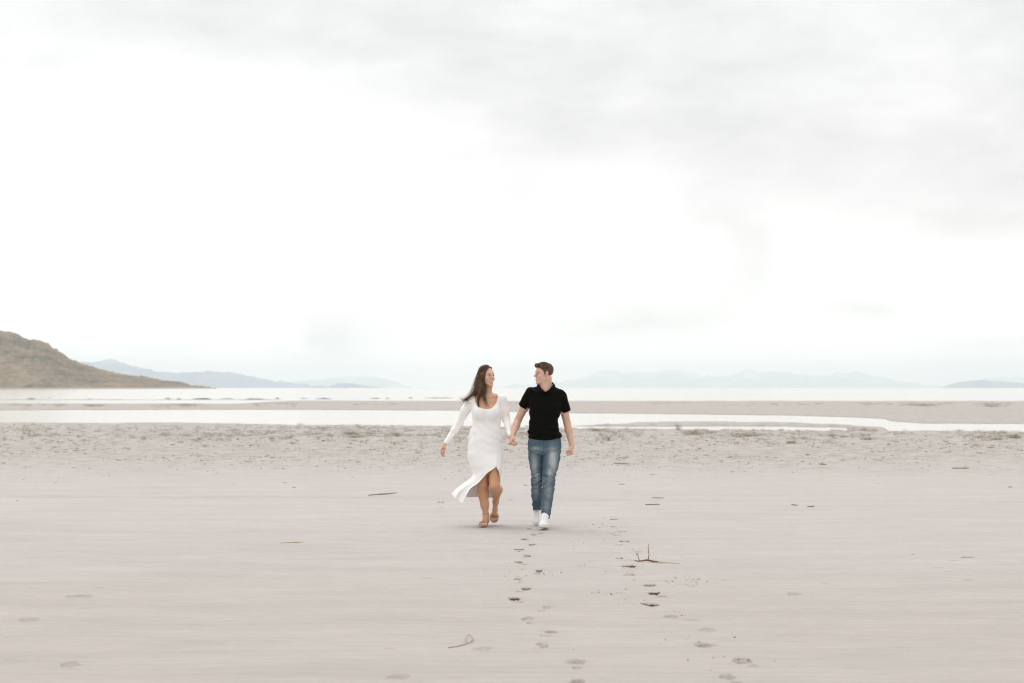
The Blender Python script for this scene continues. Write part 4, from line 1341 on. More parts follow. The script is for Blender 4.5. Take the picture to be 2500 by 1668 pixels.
def build_man():
    Y = 18.95
    k = Y / FPX / ZK                 # metres per zoomed pixel
    org = np.array([A(1690, 1400, Y)[0], Y, 0.0])
    skin = vcol_mat('skin of the man', .5, .04, 40, .15, 500, sss=.12, spec=.35)
    # ---- joints
    neckb = A(1698, 560, Y + .02)
    shL, shR = A(1488, 605, Y), A(1922, 655, Y)
    elL, wrL = A(1296, 1000, Y + .10), A(1214, 1232, Y - .05)
    elR, wrR = A(2016, 1035, Y + .05), A(2090, 1382, Y + .0)
    hd = Head(A(1672, 322, Y), rotz(rad(-72)) @ rotx(rad(2)), .985)
    S = Shape()
    # head and neck
    hd.build(S)
    S.add(cone(A(1700, 590, Y + .03), A(1712, 400, Y + .015), .066, .062), .03)
    S.add(cone(A(1640, 400, Y - .02), A(1690, 560, Y - .02), .030, .030), .03)
    # trunk under the clothes
    TR = [(590, 1500, 1905, .075), (700, 1478, 1925, .098), (850, 1480, 1900, .108), (1000, 1488, 1870, .10), (1150, 1482, 1890, .100), (1300, 1465, 1912, .108), (1420, 1468, 1905, .105), (1500, 1490, 1890, .09)]
    S.add(loft([(A(0, b, Y)[2], A(l, b, Y)[0], A(r, b, Y)[0], Y - d, Y + d) for b, l, r, d in TR]), .03)
    S.add(cone(neckb, shL, .062, .045), .03); S.add(cone(neckb, shR, .062, .045), .03)
    # arms
    for sh, el, wr in ((shL, elL, wrL), (shR, elR, wrR)):
        S.add(cone(sh, sh * .5 + el * .5, .052, .048), .02)
        S.add(cone(sh * .5 + el * .5, el, .047, .040), .02)
        m = el * .68 + wr * .32
        S.add(cone(el, m, .040, .0425), .015); S.add(cone(m, wr, .0415, .0275), .015)
    # legs (inside the jeans)
    legs = [
        [B(1795, 20, Y), B(1765, 330, Y - .06), B(1745, 560, Y - .09), B(1722, 800, Y - .07), B(1693, 1010, Y - .10)],
        [B(1562, 20, Y), B(1572, 330, Y + .0), B(1570, 540, Y + .02), B(1573, 800, Y + .18), np.array([B(1573, 900, Y + .33)[0], Y + .33, .205])]]
    lr = [(.076, .052, .044, .040, .032), (.066, .046, .038, .034, .029)]
    for J, R in zip(legs, lr):
        for a, b, ra, rb in zip(J[:-1], J[1:], R[:-1], R[1:]):
            S.add(cone(a, b, ra, rb), .02)
    # feet inside the shoes
    toeF, toeB = B(1650, 1185, Y - .33), B(1562, 1150, Y + .17)
    S.add(cone(legs[0][-1], toeF + (0, .12, .03), .028, .018), .02)
    S.add(cone(legs[1][-1], np.array([B(1562, 0, Y + .24)[0], Y + .265, .085]), .026, .018), .02)
    # hands: left of the picture holds the woman's hand, right one is a loose fist
    hand(S, wrL, A(1184, 1355, Y - .10) - wrL, (1, .15, 0), (0, -1, 0), 1.0, (1.0, 1.15, .8), thumb=.45)
    hand(S, wrR, A(2088, 1490, Y - .01) - wrR, (-1, .1, 0), (0, -1, 0), .98, (1.25, 1.35, 1.0), thumb=.75)
    SK = (.66, .415, .315)
    def col(V):
        C = body_paint(V, SK, 3)
        for w_, r in ((wrL, .11), (wrR, .11)):
            redden(C, V, w_ + (0, 0, -.10), .07, .55)
        h = ((V - hd.c) ** 2).sum(1) < .16 ** 2
        Ch = C[h]; hd.paint(V[h], Ch, SK, (.48, .21, .16), (.06, .07, .07), (.10, .06, .04), gaze=-.002); C[h] = Ch
        return C
    fc = hd.w((0, -.05, -.02))
    body = sdf_object('person', S, .003, skin, org, col, post=lambda V: ((V - fc) ** 2).sum(1) < .105 ** 2)
    body.location = org
    tag(body, 'man in black polo shirt, blue jeans and white sneakers walking and holding the woman\'s hand', 'person')

    # ---- hair: short back and sides, longer on top
    hm = vcol_mat('short brown hair', .75, .35, 220, .8, 260, spec=.25)
    Hs = Shape()
    Hs.add(hd.el((0, .018, .046), (.0795, .100, .086)), .01)
    Hs.add(hd.el((0, -.052, .092), (.056, .046, .032)), .015)
    Hs.add(hd.el((.01, -.080, .101), (.042, .020, .020)), .012)
    ly = np.array([-.14, -.075, -.055, -.042, -.030, -.024, -.006, .002, .034, .044, .075, .13])
    lz = np.array([.086, .080, .072, .050, .030, -.022, -.022, .032, .030, -.045, -.088, -.096])
    def cutf(P):
        q = hd.loc(P)
        jag = (vnoise3(q, 180, 4) - .5) * .010
        return (np.interp(q[:, 1], ly, lz) - q[:, 2] + jag) * .6 * hd.s
    Hs.cut(cutf, .004)
    Hs.disp(lambda P: (vnoise3(hd.loc(P) * (1, .5, 1), 150, 2) - .5) * .005 + (vnoise3(hd.loc(P), 60, 9) - .5) * .005)
    def hcol(V):
        q = hd.loc(V); n = vnoise3(q * (1, .4, .6), 120, 5)
        c = np.array((.085, .052, .034)) * (0.65 + .8 * n[:, None])
        side = (1 - sstep(.02, .09, q[:, 2]))[:, None]
        return c * (1 + .25 * side)
    hair = sdf_object('hair', Hs, .0025, hm, org, hcol, body, it=1)
    # spiky tips along the top and fringe
    rg = np.random.default_rng(8); P0, P1, P2 = [], [], []
    for _ in range(1500):
        u = rg.normal(size=3); u /= np.linalg.norm(u)
        if u[2] < .15 and u[1] < .3: continue
        p = np.array((0, .012, .046)) + u * np.array((.079, .099, .085))
        if p[2] < np.interp(p[1], ly, lz) + .004: continue
        top = float(sstep(.06, .12, p[2]))
        d = u * .16 + np.array((rg.normal() * .18, -.75 * top + .25 * (1 - top), .12 * top - .8 * (1 - top)))
        L_ = (.007 + .016 * top) * rg.uniform(.6, 1.3)
        P0.append(hd.w(p * .985)); P1.append(hd.w(p + d * L_ * .5 + u * .002)); P2.append(hd.w(p + d * L_))
    # fringe
    for _ in range(260):
        x = rg.uniform(-.05, .05); p = np.array((x, -.068 + .25 * x * x / .05, .104 + rg.uniform(-.012, .014)))
        d = np.array((rg.normal() * .3 + .2, -1, .15 + rg.normal() * .25)); d /= np.linalg.norm(d)
        P0.append(hd.w(p)); P1.append(hd.w(p + d * .014)); P2.append(hd.w(p + d * .028 * rg.uniform(.7, 1.15) + (0, 0, -.002)))
    T = np.stack([P0, P1, P2], 1)
    V, F = tubes(T - org, np.outer(np.ones(len(T)), [.0014, .0011, .0004]), 4)
    cc = np.repeat(np.array((.085, .052, .034)) * rg.uniform(.5, 1.5, (len(T), 1)), 12, 0)
    link('hair_strand', mesh_np('hair_strand', V, F, True, cc), hm, hair)

    # ---- polo shirt
    cloth = vcol_mat('black jersey', .9, .25, 30, .35, 900, spec=.08, sheen=.02)
    Q = Shape()
    SH = [(575, 1470, 1925, .092), (640, 1452, 1950, .105), (700, 1450, 1950, .116), (800, 1452, 1935, .126), (900, 1462, 1918, .124), (1000, 1466, 1890, .118), (1080, 1455, 1888, .117), (1160, 1443, 1905, .120), (1220, 1441, 1932, .124), (1270, 1446, 1934, .126), (1330, 1450, 1934, .126)]
    Q.add(loft([(A(0, b, Y)[2], A(l, b, Y)[0], A(r, b, Y)[0], Y - d, Y + d) for b, l, r, d in SH], 2.5), .0)
    Q.add(cone(A(1640, 572, Y + .02), A(1492, 598, Y + .005), .062, .057), .035)
    Q.add(cone(A(1780, 565, Y + .02), A(1915, 645, Y + .005), .064, .060), .035)
    slL = A(1372, 800, Y + .045); slR = A(2000, 872, Y + .025)
    def cutL(P):   # sleeve mouths
        ax = unit(slL - shL); e = (P - slL) @ ax
        near = np.sqrt(((P - slL) ** 2).sum(1)) < .12
        return np.where(near, e - .004, -1).astype(np.float32)
    def cutR(P):
        ax = unit(slR - shR); e = (P - slR) @ ax
        near = np.sqrt(((P - slR) ** 2).sum(1)) < .12
        return np.where(near, e - .004, -1).astype(np.float32)
    for s0, s1, r0, r1, cf_ in ((A(1482, 612, Y), slL, .068, .059, cutL), (A(1924, 658, Y), slR, .069, .056, cutR)):
        sl = Shape().add(cone(s0, s1, r0, r1), 0).cut(cf_, .004)
        Q.add((sl, np.minimum(s0, s1) - .08, np.maximum(s0, s1) + .08), .02)
    def hem(P):
        a = (P[:, 0] - A(1690, 0, Y)[0]) / k / 250
        zb = A(0, 1292, Y)[2] + (.010 + .020 * (a > 0)) * np.abs(a) ** 1.5 + .012 * (P[:, 1] > Y)
        return (zb - P[:, 2]).astype(np.float32)
    Q.cut(hem, .004)
    # neck opening with V placket
    vb = A(1697, 592, Y - .1)
    nk = A(1700, 470, Y + .02)
    def neck(P):
        w = .070 * sstep(vb[2] - .002, vb[2] + .085, P[:, 2]) ** .8
        fr = w - np.abs(P[:, 0] - vb[0] - .012 * (P[:, 2] - vb[2]) / .08)
        dz = P[:, 2] - vb[2]
        front = np.minimum(np.minimum(fr, dz), (Y + .03 - P[:, 1]))
        back = .066 - np.sqrt((P[:, 0] - nk[0]) ** 2 + (P[:, 1] - Y - .025) ** 2)
        back = np.minimum(back, P[:, 2] - (neckb[2] - .01))
        return np.maximum(front, back)
    Q.cut(neck, .004)
    def fold(P):
        x, z = (P[:, 0] - org[0]), P[:, 2]
        y = P[:, 1] - Y
        lower = np.exp(-((z - A(0, 1190, Y)[2]) / .07) ** 2)
        f = .0045 * np.sin(z * 105 + 9 * x + 4 * vnoise3(P, 9, 1)) * lower
        f = f + .0030 * np.sin(z * 50 - 30 * np.abs(x) + 5 * vnoise3(P, 6, 2)) * np.exp(-((np.abs(x) - .16) / .06) ** 2)
        f = f + (vnoise3(P * (1, 1, 1.6), 16, 7) - .5) * .006
        f = f + .004 * np.sin((x * 1.1 + z * 1.0) * 60 + 3 * vnoise3(P, 8, 4)) * np.exp(-(((x - .10) / .08) ** 2 + ((z - 1.28) / .10) ** 2))
        return f.astype(np.float32)
    Q.disp(fold)
    cf = lambda V: np.repeat(np.array([[.0040, .0040, .0034]]), len(V), 0)
    polo = sdf_object('polo_shirt', Q, .0035, cloth, org, cf, body)
    # collar: two turned-down leaves round the neck
    Cs = Shape()
    ring = [A(1697, 588, Y - .112), A(1640, 540, Y - .085), A(1606, 492, Y - .035), A(1612, 455, Y + .04), A(1690, 435, Y + .088), A(1780, 437, Y + .085), A(1812, 462, Y + .03), A(1800, 505, Y - .05), A(1755, 552, Y - .09), A(1702, 588, Y - .112)]
    ring = catmull(ring, 30)
    cen = A(1705, 500, Y)
    f = np.sin(np.pi * np.arange(30) / 29) ** .35
    o = np.array([unit((p - cen) * (1, 1, 0)) for p in ring])
    low = ring + o * .020 + np.stack([0 * f, 0 * f, -.026 - .006 * (1 - f)], 1)
    low[0] = A(1640, 606, Y - .112); low[1] = low[1] * .5 + A(1622, 590, Y - .105) * .5
    low[-1] = A(1768, 604, Y - .112); low[-2] = low[-2] * .5 + A(1790, 588, Y - .105) * .5
    gr = np.stack([ring * (1 - t) + low * t + o * .006 * math.sin(t * math.pi) for t in np.linspace(0, 1, 8)], 1)
    I = np.arange(240).reshape(30, 8)
    pl = np.stack([I[:-1, :-1], I[1:, :-1], I[1:, 1:], I[:-1, 1:]], -1).reshape(-1, 4)
    cb = BVHTree.FromPolygons([tuple(v) for v in gr.reshape(-1, 3)], [tuple(int(i) for i in q) for q in pl])
    def cs(P):
        out = np.full(len(P), .05, np.float32)
        for i, p in enumerate(P):
            r = cb.find_nearest(p, .05)
            if r[3] is not None: out[i] = r[3]
        return out - .0042
    Cs.add((cs, gr.reshape(-1, 3).min(0) - .01, gr.reshape(-1, 3).max(0) + .01), 0)
    sdf_object('collar', Cs, .0025, cloth, org, cf, polo)

    # ---- jeans
    dm = vcol_mat('washed denim', .85, .16, 260, .4, 700, spec=.15, stretch=(1, 1, .35))
    J = Shape()
    HP = [(1245, 1462, 1915, .112), (1300, 1444, 1930, .118), (1380, 1440, 1936, .121), (1440, 1442, 1930, .118), (1490, 1452, 1924, .105), (1520, 1470, 1915, .09)]
    J.add(loft([(A(0, b, Y)[2], A(l, b, Y)[0], A(r, b, Y)[0], Y - d, Y + d) for b, l, r, d in HP], 2.6), 0)
    front = [(1793, 50, .0, .086), (1790, 160, -.03, .092), (1772, 290, -.05, .083), (1752, 410, -.075, .070), (1746, 530, -.09, .0655), (1738, 640, -.08, .0625), (1728, 740, -.07, .0605), (1715, 850, -.07, .0565), (1700, 950, -.085, .053), (1690, 1042, -.10, .0515)]
    rear = [(1560, 50, .0, .082), (1556, 160, .0, .0755), (1566, 290, .0, .066), (1576, 410, .01, .060), (1571, 530, .02, .0595), (1570, 640, .08, .057), (1572, 740, .14, .053), (1573, 850, .23, .048), (1573, 958, .33, .0445)]
    for ch, kk in ((rear, .02), (front, .02)):
        pts = [B(a, b, Y + dy) for a, b, dy, r in ch]
        L_ = Shape()
        for i in range(len(pts) - 1):
            L_.add(cone(pts[i], pts[i + 1], ch[i][3], ch[i + 1][3]), .03)
        lo = np.min(pts, 0) - .1; hi = np.max(pts, 0) + .1
        J.add((L_, lo, hi), .010)
    mF, mB = B(1688, 1035, Y - .10), B(1573, 945, Y + .33)
    J.cut(lambda P: np.where(P[:, 0] > (B(1640, 0, Y)[0]), mF[2] - P[:, 2] + .25 * (P[:, 1] - mF[1]) + .010 * np.cos((P[:, 0] - mF[0]) * 50) - .010, np.where(P[:, 0] < B(1632, 0, Y)[0], mB[2] - P[:, 2] - .15 * (P[:, 1] - mB[1]), -1)).astype(np.float32), .003)
    def jf(P):
        x, z = P[:, 0], P[:, 2]
        f = np.zeros(len(P), np.float32)
        n = vnoise3(P, 9, 11)
        for cx, cz, sx, sz, amp, fr, sl in (
                (1745, 440, .10, .07, .0070, 95, .45), (1740, 560, .10, .05, .0070, 105, -.5), (1571, 470, .10, .07, .0065, 95, -.35), (1572, 570, .10, .05, .0065, 110, .3),
                (1800, 60, .12, .05, .0060, 90, -.35), (1560, 60, .12, .05, .0045, 90, .3), (1695, 980, .09, .06, .0050, 120, .2), (1575, 880, .09, .06, .0050, 120, -.3), (1730, 760, .1, .08, .003, 70, .4), (1572, 740, .1, .08, .003, 70, -.4)):
            c = B(cx, cz, Y)
            g = np.exp(-(((x - c[0]) / sx) ** 2 + ((z - c[2]) / sz) ** 2))
            f += amp * g * np.sin((z - c[2]) * fr + (x - c[0]) * fr * sl + n * 7)
        return f + (vnoise3(P * (1, 1, .5), 14, 12) - .5) * .005
    J.disp(jf)
    def jc(V):
        x, z = V[:, 0], V[:, 2]
        base = np.array((.034, .066, .100)); light = np.array((.42, .465, .45)); mid = np.array((.115, .172, .215))
        n = vnoise3(V * (1, 1, .25), 60, 3); n2 = vnoise3(V, 12, 6)
        t = .25 + .3 * n2
        C = base * (1 - t[:, None]) + mid * t[:, None]
        w = np.zeros(len(V))
        for cx, cb, sx, sz, a in ((1805, 190, .045, .13, 1.0), (1765, 380, .034, .07, .75), (1535, 260, .036, .12, .62), (1575, 440, .034, .05, .55), (1740, 640, .040, .12, .50), (1570, 640, .036, .10, .40), (1715, 860, .034, .10, .35), (1560, 30, .06, .03, .35), (1830, 40, .05, .03, .30)):
            c = B(cx, cb, Y)
            w = np.maximum(w, a * np.exp(-(((x - c[0]) / sx) ** 2 + ((z - c[2]) / sz) ** 2)))
        w = w * (.72 + .5 * n) * (V[:, 1] < Y + .12)
        # whiskers worn into the creases
        for cx, cb, sl, s in ((1800, 40, -.35, 1), (1570, 70, .30, 1), (1745, 480, .4, 1), (1745, 580, -.5, 1), (1571, 500, -.35, 1)):
            c = B(cx, cb, Y)
            g = np.exp(-(((x - c[0]) / .09) ** 2 + ((z - c[2]) / .045) ** 2))
            st = np.clip(np.sin((z - c[2]) * 190 + (x - c[0]) * 190 * sl + vnoise3(V, 20, 8) * 5), 0, 1) ** 3
            w = np.maximum(w, .50 * g * st)
        w = np.clip(w * 1.15, 0, 1)[:, None]
        C = C * (1 - w) + light * w
        # seams and fly
        fx = B(1660, 0, Y)[0]
        fly = (np.abs(x - fx) < .0045) & (z > B(0, 60, Y)[2]) & (V[:, 1] < Y)
        C[fly] *= 1.25
        dk = (np.abs(x - fx - .008) < .004) & (z > B(0, 90, Y)[2]) & (V[:, 1] < Y); C[dk] *= .6
        pc = B(1935, -40, Y); rr = np.sqrt((x - pc[0] - .02) ** 2 + ((z - pc[2] - .015) * 1.5) ** 2)
        C[(np.abs(rr - .105) < .0030) & (V[:, 1] < Y) & (x > fx + .03) & (z < pc[2] + .02)] *= .6
        C[(np.abs(rr - .099) < .0020) & (V[:, 1] < Y) & (x > fx + .03) & (z < pc[2] + .02)] *= 1.25
        pc = B(1440, -50, Y); rr = np.sqrt((x - pc[0] + .02) ** 2 + ((z - pc[2] - .015) * 1.5) ** 2)
        C[(np.abs(rr - .105) < .003) & (V[:, 1] < Y) & (x < fx - .03) & (z < pc[2] + .02)] *= .65
        # darker inner seams and hems
        for m_ in (mF, mB):
            h = (np.abs(z - m_[2] - .022) < .003) & (np.abs(x - m_[0]) < .09); C[h] *= .55
        return C
    sdf_object('jeans', J, .003, dm, org, jc, body)

    # ---- sneakers
    wm = vcol_mat('white sneaker leather', .55, .05, 60, .1, 300, spec=.4)
    sm = vcol_mat('sneaker sole', .8, .1, 60, .3, 200, spec=.2)
    def shoe(heel, toe, ankle, up, w):
        """heel, toe: sole points; up: sole normal."""
        ax = unit(toe - heel); up = unit(up - np.dot(up, ax) * ax); sd_ = np.cross(up, ax)
        L_ = np.linalg.norm(toe - heel)
        R = np.stack([sd_, ax, up], 1)
        Wp = lambda u, v, h: heel + sd_ * u + ax * v + up * h
        S = Shape()
        S.add(ellipsoid(Wp(0, .045, .042), (.036, .050, .045), R.astype(np.float32)), .01)
        S.add(ellipsoid(Wp(.002, L_ * .62, .036), (.046, L_ * .36, .034), R.astype(np.float32)), .03)
        S.add(ellipsoid(Wp(0, L_ * .80, .030), (.042, .055, .026), R.astype(np.float32)), .02)
        S.add(cone(Wp(0, L_ * .62, .048), ankle + (ax * .012) - up * .005, .030, .034), .025)
        S.add(cone(Wp(0, .050, .045), ankle - ax * .01 - up * .01, .036, .036), .02)
        S.add(cone(ankle + ax * .004, Wp(0, L_ * .70, .036), .040, .038), .02)
        S.add(cone(Wp(0, L_ * .42, .085), ankle + ax * .040 + up * .012, .018, .016), .012)    # tongue
        S.cut(lambda P: (-(P - heel) @ up + .012).astype(np.float32), .004)
        def sc(V):
            q = (V - heel) @ R
            C = np.repeat(np.array([[.80, .79, .78]]), len(V), 0)
            st = (np.abs(q[:, 0]) < .0035) & (q[:, 1] > L_ * .35) & (q[:, 1] < L_ * .7) & (q[:, 2] > .05)
            C[st] = (.62, .61, .60)
            pn = (np.abs(np.abs(q[:, 0]) - .026) < .0028) & (q[:, 1] > L_ * .25) & (q[:, 1] < L_ * .74) & (q[:, 2] > .03)
            C[pn] = (.55, .54, .53)
            bk = (q[:, 1] < .03) & (q[:, 2] > .05); C[bk] = (.60, .59, .58)
            return C
        sh = sdf_object('sneaker', S, .0028, wm, org, sc, body)
        T = Shape()
        T.add(ellipsoid(Wp(0, .048, .004), (.041, .055, .018), R.astype(np.float32)), .01)
        T.add(ellipsoid(Wp(.002, L_ * .66, .004), (.050, L_ * .36, .018), R.astype(np.float32)), .03)
        T.cut(lambda P: (-(P - heel) @ up).astype(np.float32), .002)
        T.cut(lambda P: ((P - heel) @ up - .018).astype(np.float32), .002)
        def tc_(V):
            q = (V - heel) @ R
            C = np.repeat(np.array([[.74, .73, .71]]), len(V), 0)
            b = q[:, 2] < .006
            n = vnoise3(V, 60, 3)[b][:, None]
            C[b] = np.array((.30, .21, .15)) * (.6 + .8 * n)
            return C
        sdf_object('sole', T, .0028, sm, org, tc_, sh)
        # laces
        Ls = []
        for i in range(6):
            v = L_ * (.40 + .055 * i); hgt = .094 - .0085 * i - .0010 * i * i
            q = 1 if i % 2 else -1
            Ls.append(catmull([Wp(-.024, v, hgt - .012), Wp(-.010, v + .004 * q, hgt + .001), Wp(.010, v - .004 * q, hgt + .001), Wp(.024, v, hgt - .012)], 9))
        V, F = tubes(np.array(Ls) - org, np.full((len(Ls), 9), .0026), 6)
        link('laces', mesh_np('laces', V, F, True, np.repeat(np.array([[.50, .49, .49]]), len(V), 0)), wm, sh)
    heelF = np.array([legs[0][-1][0] + .006, Y - .09, .004]); toeF2 = np.array([B(1645, 0, Y - .36)[0], Y - .375, .030])
    print('front shoe', heelF, toeF2, legs[0][-1])
    shoe(heelF, toeF2, legs[0][-1] + (0, .0, .0), np.array((0, 0, 1.0)), .1)
    tb = G(1050 + 1562 / ZK, 1284) - np.array([0, .06, 0]); heelB = np.array([legs[1][-1][0] + .002, tb[1] + .235, .165]); toeB2 = np.array([tb[0] - .004, tb[1] + .02, .006])
    print('rear shoe', heelB, toeB2, legs[1][-1])
    shoe(heelB, toeB2, legs[1][-1], np.array((0, 0, 1.0)), .1)
    return body


def build_woman():
    Y = 19.15
    k = Y / FPX / ZK
    org = np.array([A(840, 1400, Y)[0], Y, 0.0])
    skin = vcol_mat('tanned skin', .48, .05, 40, .12, 500, sss=.12, spec=.38)
    hd = Head(A(842, 366, Y - .02), roty(rad(6)) @ rotz(rad(37)) @ rotx(rad(-9)), .955, True)
    shL, elL, wrL = A(596, 712, Y), A(436, 1030, Y + .09), A(222, 1350, Y + .03)
    shR, elR, wrR = A(1070, 708, Y), A(1120, 985, Y + .02), A(1190, 1245, Y - .21)
    S = Shape()
    hd.build(S)
    neckb = A(838, 640, Y + .03)
    S.add(cone(neckb, A(842, 440, Y + .01), .053, .048), .03)
    S.add(cone(A(890, 480, Y - .01), A(850, 640, Y - .02), .026, .026), .03)
    TR = [(620, 700, 980, .055), (680, 640, 1030, .078), (760, 620, 1025, .098), (860, 618, 1025, .112), (950, 635, 1035, .105), (1060, 642, 1022, .088), (1160, 608, 1030, .096), (1260, 590, 1045, .104), (1380, 575, 1055, .11), (1450, 580, 1055, .105), (1530, 600, 1040, .09)]
    S.add(loft([(A(0, b, Y)[2], A(l, b, Y)[0], A(r, b, Y)[0], Y - d, Y + d * .95) for b, l, r, d in TR]), .03)
    S.add(cone(neckb + (0, 0, -.01), shL, .046, .040), .035); S.add(cone(neckb + (0, 0, -.01), shR, .046, .040), .035)
    # collar bones and bust
    S.add(cone(A(812, 668, Y - .072), A(690, 648, Y - .058), .009, .008), .016)
    S.add(cone(A(868, 668, Y - .072), A(985, 645, Y - .058), .009, .008), .016)
    for a in (735, 925):
        S.add(ellipsoid(A(a, 880, Y - .085), (.062, .050, .066)), .04)
    for sh, el, wr in ((shL, elL, wrL), (shR, elR, wrR)):
        S.add(cone(sh, el, .040, .028), .02); m = el * .7 + wr * .3
        S.add(cone(el, m, .028, .028), .015); S.add(cone(m, wr, .028, .0205), .015)
    # planted leg (left in the picture) and trailing leg (right)
    hipL, knL, anL = A(720, 1440, Y + .0), B(780, 545, Y - .03), B(820, 1000, Y + .02)
    hipR, knR, anR = A(930, 1440, Y + .0), B(948, 585, Y - .14), B(966, 815, Y + .19)
    midL = B(772, 330, Y - .04); midR = B(938, 300, Y - .085)
    S.add(cone(hipL, midL, .088, .074), .03); S.add(cone(midL, knL, .074, .059), .03)
    S.add(cone(hipR, midR, .085, .066), .03); S.add(cone(midR, knR + (0, 0, .02), .066, .055), .03)
    S.add(ellipsoid(knL + (0, -.012, 0), (.056, .056, .058)), .02)
    S.add(ellipsoid(knR + (0, -.012, 0), (.054, .055, .056)), .02)
    cL = B(779, 690, Y + .03); cR = B(975, 640, Y + .0)
    S.add(cone(knL, cL, .053, .0605), .03); S.add(cone(cL, B(805, 860, Y + .02), .0605, .046), .03); S.add(cone(B(805, 860, Y + .02), anL, .043, .0315), .03)
    S.add(cone(knR + (0, .02, -.01), cR + (.008, .03, 0), .050, .059), .03); S.add(cone(cR + (.008, .03, 0), anR, .058, .032), .03)
    # planted foot
    ball = np.array([B(785, 0, Y - .12)[0], Y - .115, .042]); heel = np.array([anL[0] + .006, anL[1] + .050, .062])
    S.add(cone(anL, heel + (0, -.01, .004), .031, .028), .02)
    S.add(cone(anL + (0, -.01, -.015), ball + (0, .02, .002), .031, .020), .02)
    S.add(cone(heel, ball, .026, .022), .02)
    S.add(ellipsoid(ball, (.043, .034, .018)), .015)
    toesL = []
    for i, (u, ln, r) in enumerate(((.027, .052, .0125), (.008, .055, .0095), (-.008, .048, .0088), (-.022, .040, .0082), (-.034, .030, .0078))):
        b = ball + (u * .9, -.015, .0); e = b + np.array((u * .25, -ln, -.006))
        S.add(cone(b, e, r * 1.05, r), .006); toesL.append((e, r))
    # lifted foot, hanging toes down
    toe = B(942, 1078, Y + .17); ax = unit(toe - anR)
    ball2 = anR + ax * .150; fwd = unit(np.array((0, -1, 0)) - np.dot((0, -1, 0), ax) * ax); sdv = np.cross(ax, fwd)
    if sdv[0] < 0: sdv = -sdv
    heel2 = anR - fwd * .050 + ax * .035
    S.add(cone(anR, heel2, .031, .026), .02); S.add(cone(anR + fwd * .006, ball2 + fwd * .004, .032, .019), .02); S.add(cone(heel2, ball2 - fwd * .010, .024, .020), .02)
    S.add(ellipsoid(ball2, (.041, .019, .032), np.stack([sdv, fwd, ax], 1).astype(np.float32)), .015)
    toesR = []
    for i, (u, ln, r) in enumerate(((-.026, .050, .0125), (-.008, .053, .0095), (.008, .047, .0088), (.021, .040, .0082), (.032, .031, .0078))):
        b = ball2 + sdv * u + ax * .014; e = b + ax * ln * .85 + fwd * .012
        S.add(cone(b, e, r * 1.05, r), .006); toesR.append((e, r))
    # hands
    hand(S, wrL, A(150, 1462, Y + .01) - wrL, (1, .1, -.2), (0, -1, 0), .90, (.50, .60, .40), spread=.05, thumb=.25)
    hand(S, wrR, A(1262, 1345, Y - .28) - wrR, (-1, .25, -.1), (0, -1, 0), .86, (.95, 1.0, .7), thumb=.3)
    SK = (.60, .345, .225); LG = (.60, .325, .180)
    def col(V):
        C = body_paint(V, SK, 5)
        t = (1 - sstep(.55, .95, V[:, 2]))[:, None]
        C = C * (1 - t) + body_paint(V, LG, 6) * t
        ft = (1 - sstep(.05, .16, V[:, 2]))[:, None] * .55; C = C * (1 - ft) + np.array(SK) * ft
        face = np.exp(-(((V - hd.c) / .14) ** 2).sum(1) ** 2)[:, None]
        C = C * (1 - face) + np.array((.67, .42, .325)) * face
        redden(C, V, wrL + (-.03, 0, -.10), .08, .6); redden(C, V, wrR + (.02, 0, -.09), .07, .5)
        redden(C, V, knL, .06, .15); redden(C, V, knR, .07, .2); redden(C, V, ball, .06, .3); redden(C, V, ball2, .06, .35)
        h = ((V - hd.c) ** 2).sum(1) < .16 ** 2
        Ch = C[h]; hd.paint(V[h], Ch, SK, (.44, .16, .13), (.035, .020, .012), (.10, .055, .035), gaze=.003); C[h] = Ch
        for e, r in toesL:
            m = ((V - e - np.array((0, -.006, .006))) ** 2).sum(1) < (r * .6) ** 2; C[m] = (.74, .62, .56)
        for e, r in toesR:
            m = ((V - e - ax * .004 - fwd * .006) ** 2).sum(1) < (r * .6) ** 2; C[m] = (.74, .62, .56)
        return C
    fc = hd.w((0, -.05, -.02))
    body = sdf_object('person', S, .003, skin, org, col, post=lambda V: ((V - fc) ** 2).sum(1) < .105 ** 2)
    body.location = org
    tag(body, 'smiling woman with long brown hair in a long sleeved white dress and nude sandals', 'person')

    # ---- dress
    knit = vcol_mat('off-white ribbed knit', .9, .025, 90, .25, 500, spec=.12, sheen=.15, stretch=(3, 3, .3))
    D = Shape()
    DR = [(640, 570, 1090, .070), (700, 590, 1066, .088), (780, 602, 1044, .110), (860, 604, 1040, .122), (950, 618, 1046, .118), (1060, 628, 1037, .100), (1150, 594, 1043, .107), (1250, 570, 1058, .116), (1350, 560, 1068, .123), (1450, 561, 1074, .126), (1540, 568, 1066, .122), (1600, 582, 1058, .11)]
    D.add(loft([(A(0, b, Y)[2], A(l, b, Y)[0], A(r, b, Y)[0], Y - d, Y + d * .97) for b, l, r, d in DR], 2.25), 0)
    for a in (735, 925):
        D.add(ellipsoid(A(a, 885, Y - .088), (.066, .056, .070)), .05)
    D.add(cone(A(760, 632, Y + .03), A(604, 700, Y + .005), .038, .047), .03)
    D.add(cone(A(925, 628, Y + .03), A(1064, 700, Y + .005), .038, .047), .03)
    D.add(cone(A(602, 712, Y), A(520, 860, Y + .04), .051, .051), .02)
    D.add(cone(A(520, 860, Y + .04), elL, .052, .044), .02)
    mL = elL * .6 + wrL * .4
    D.add(cone(elL, mL, .044, .037), .02); D.add(cone(mL, wrL, .037, .0255), .015)
    D.add(cone(A(1064, 712, Y), A(1100, 860, Y + .01), .051, .049), .02)
    D.add(cone(A(1100, 860, Y + .01), elR, .050, .043), .02)
    mR = elR * .6 + wrR * .4
    D.add(cone(elR, mR, .043, .037), .015); D.add(cone(mR, wrR, .036, .0265), .015)
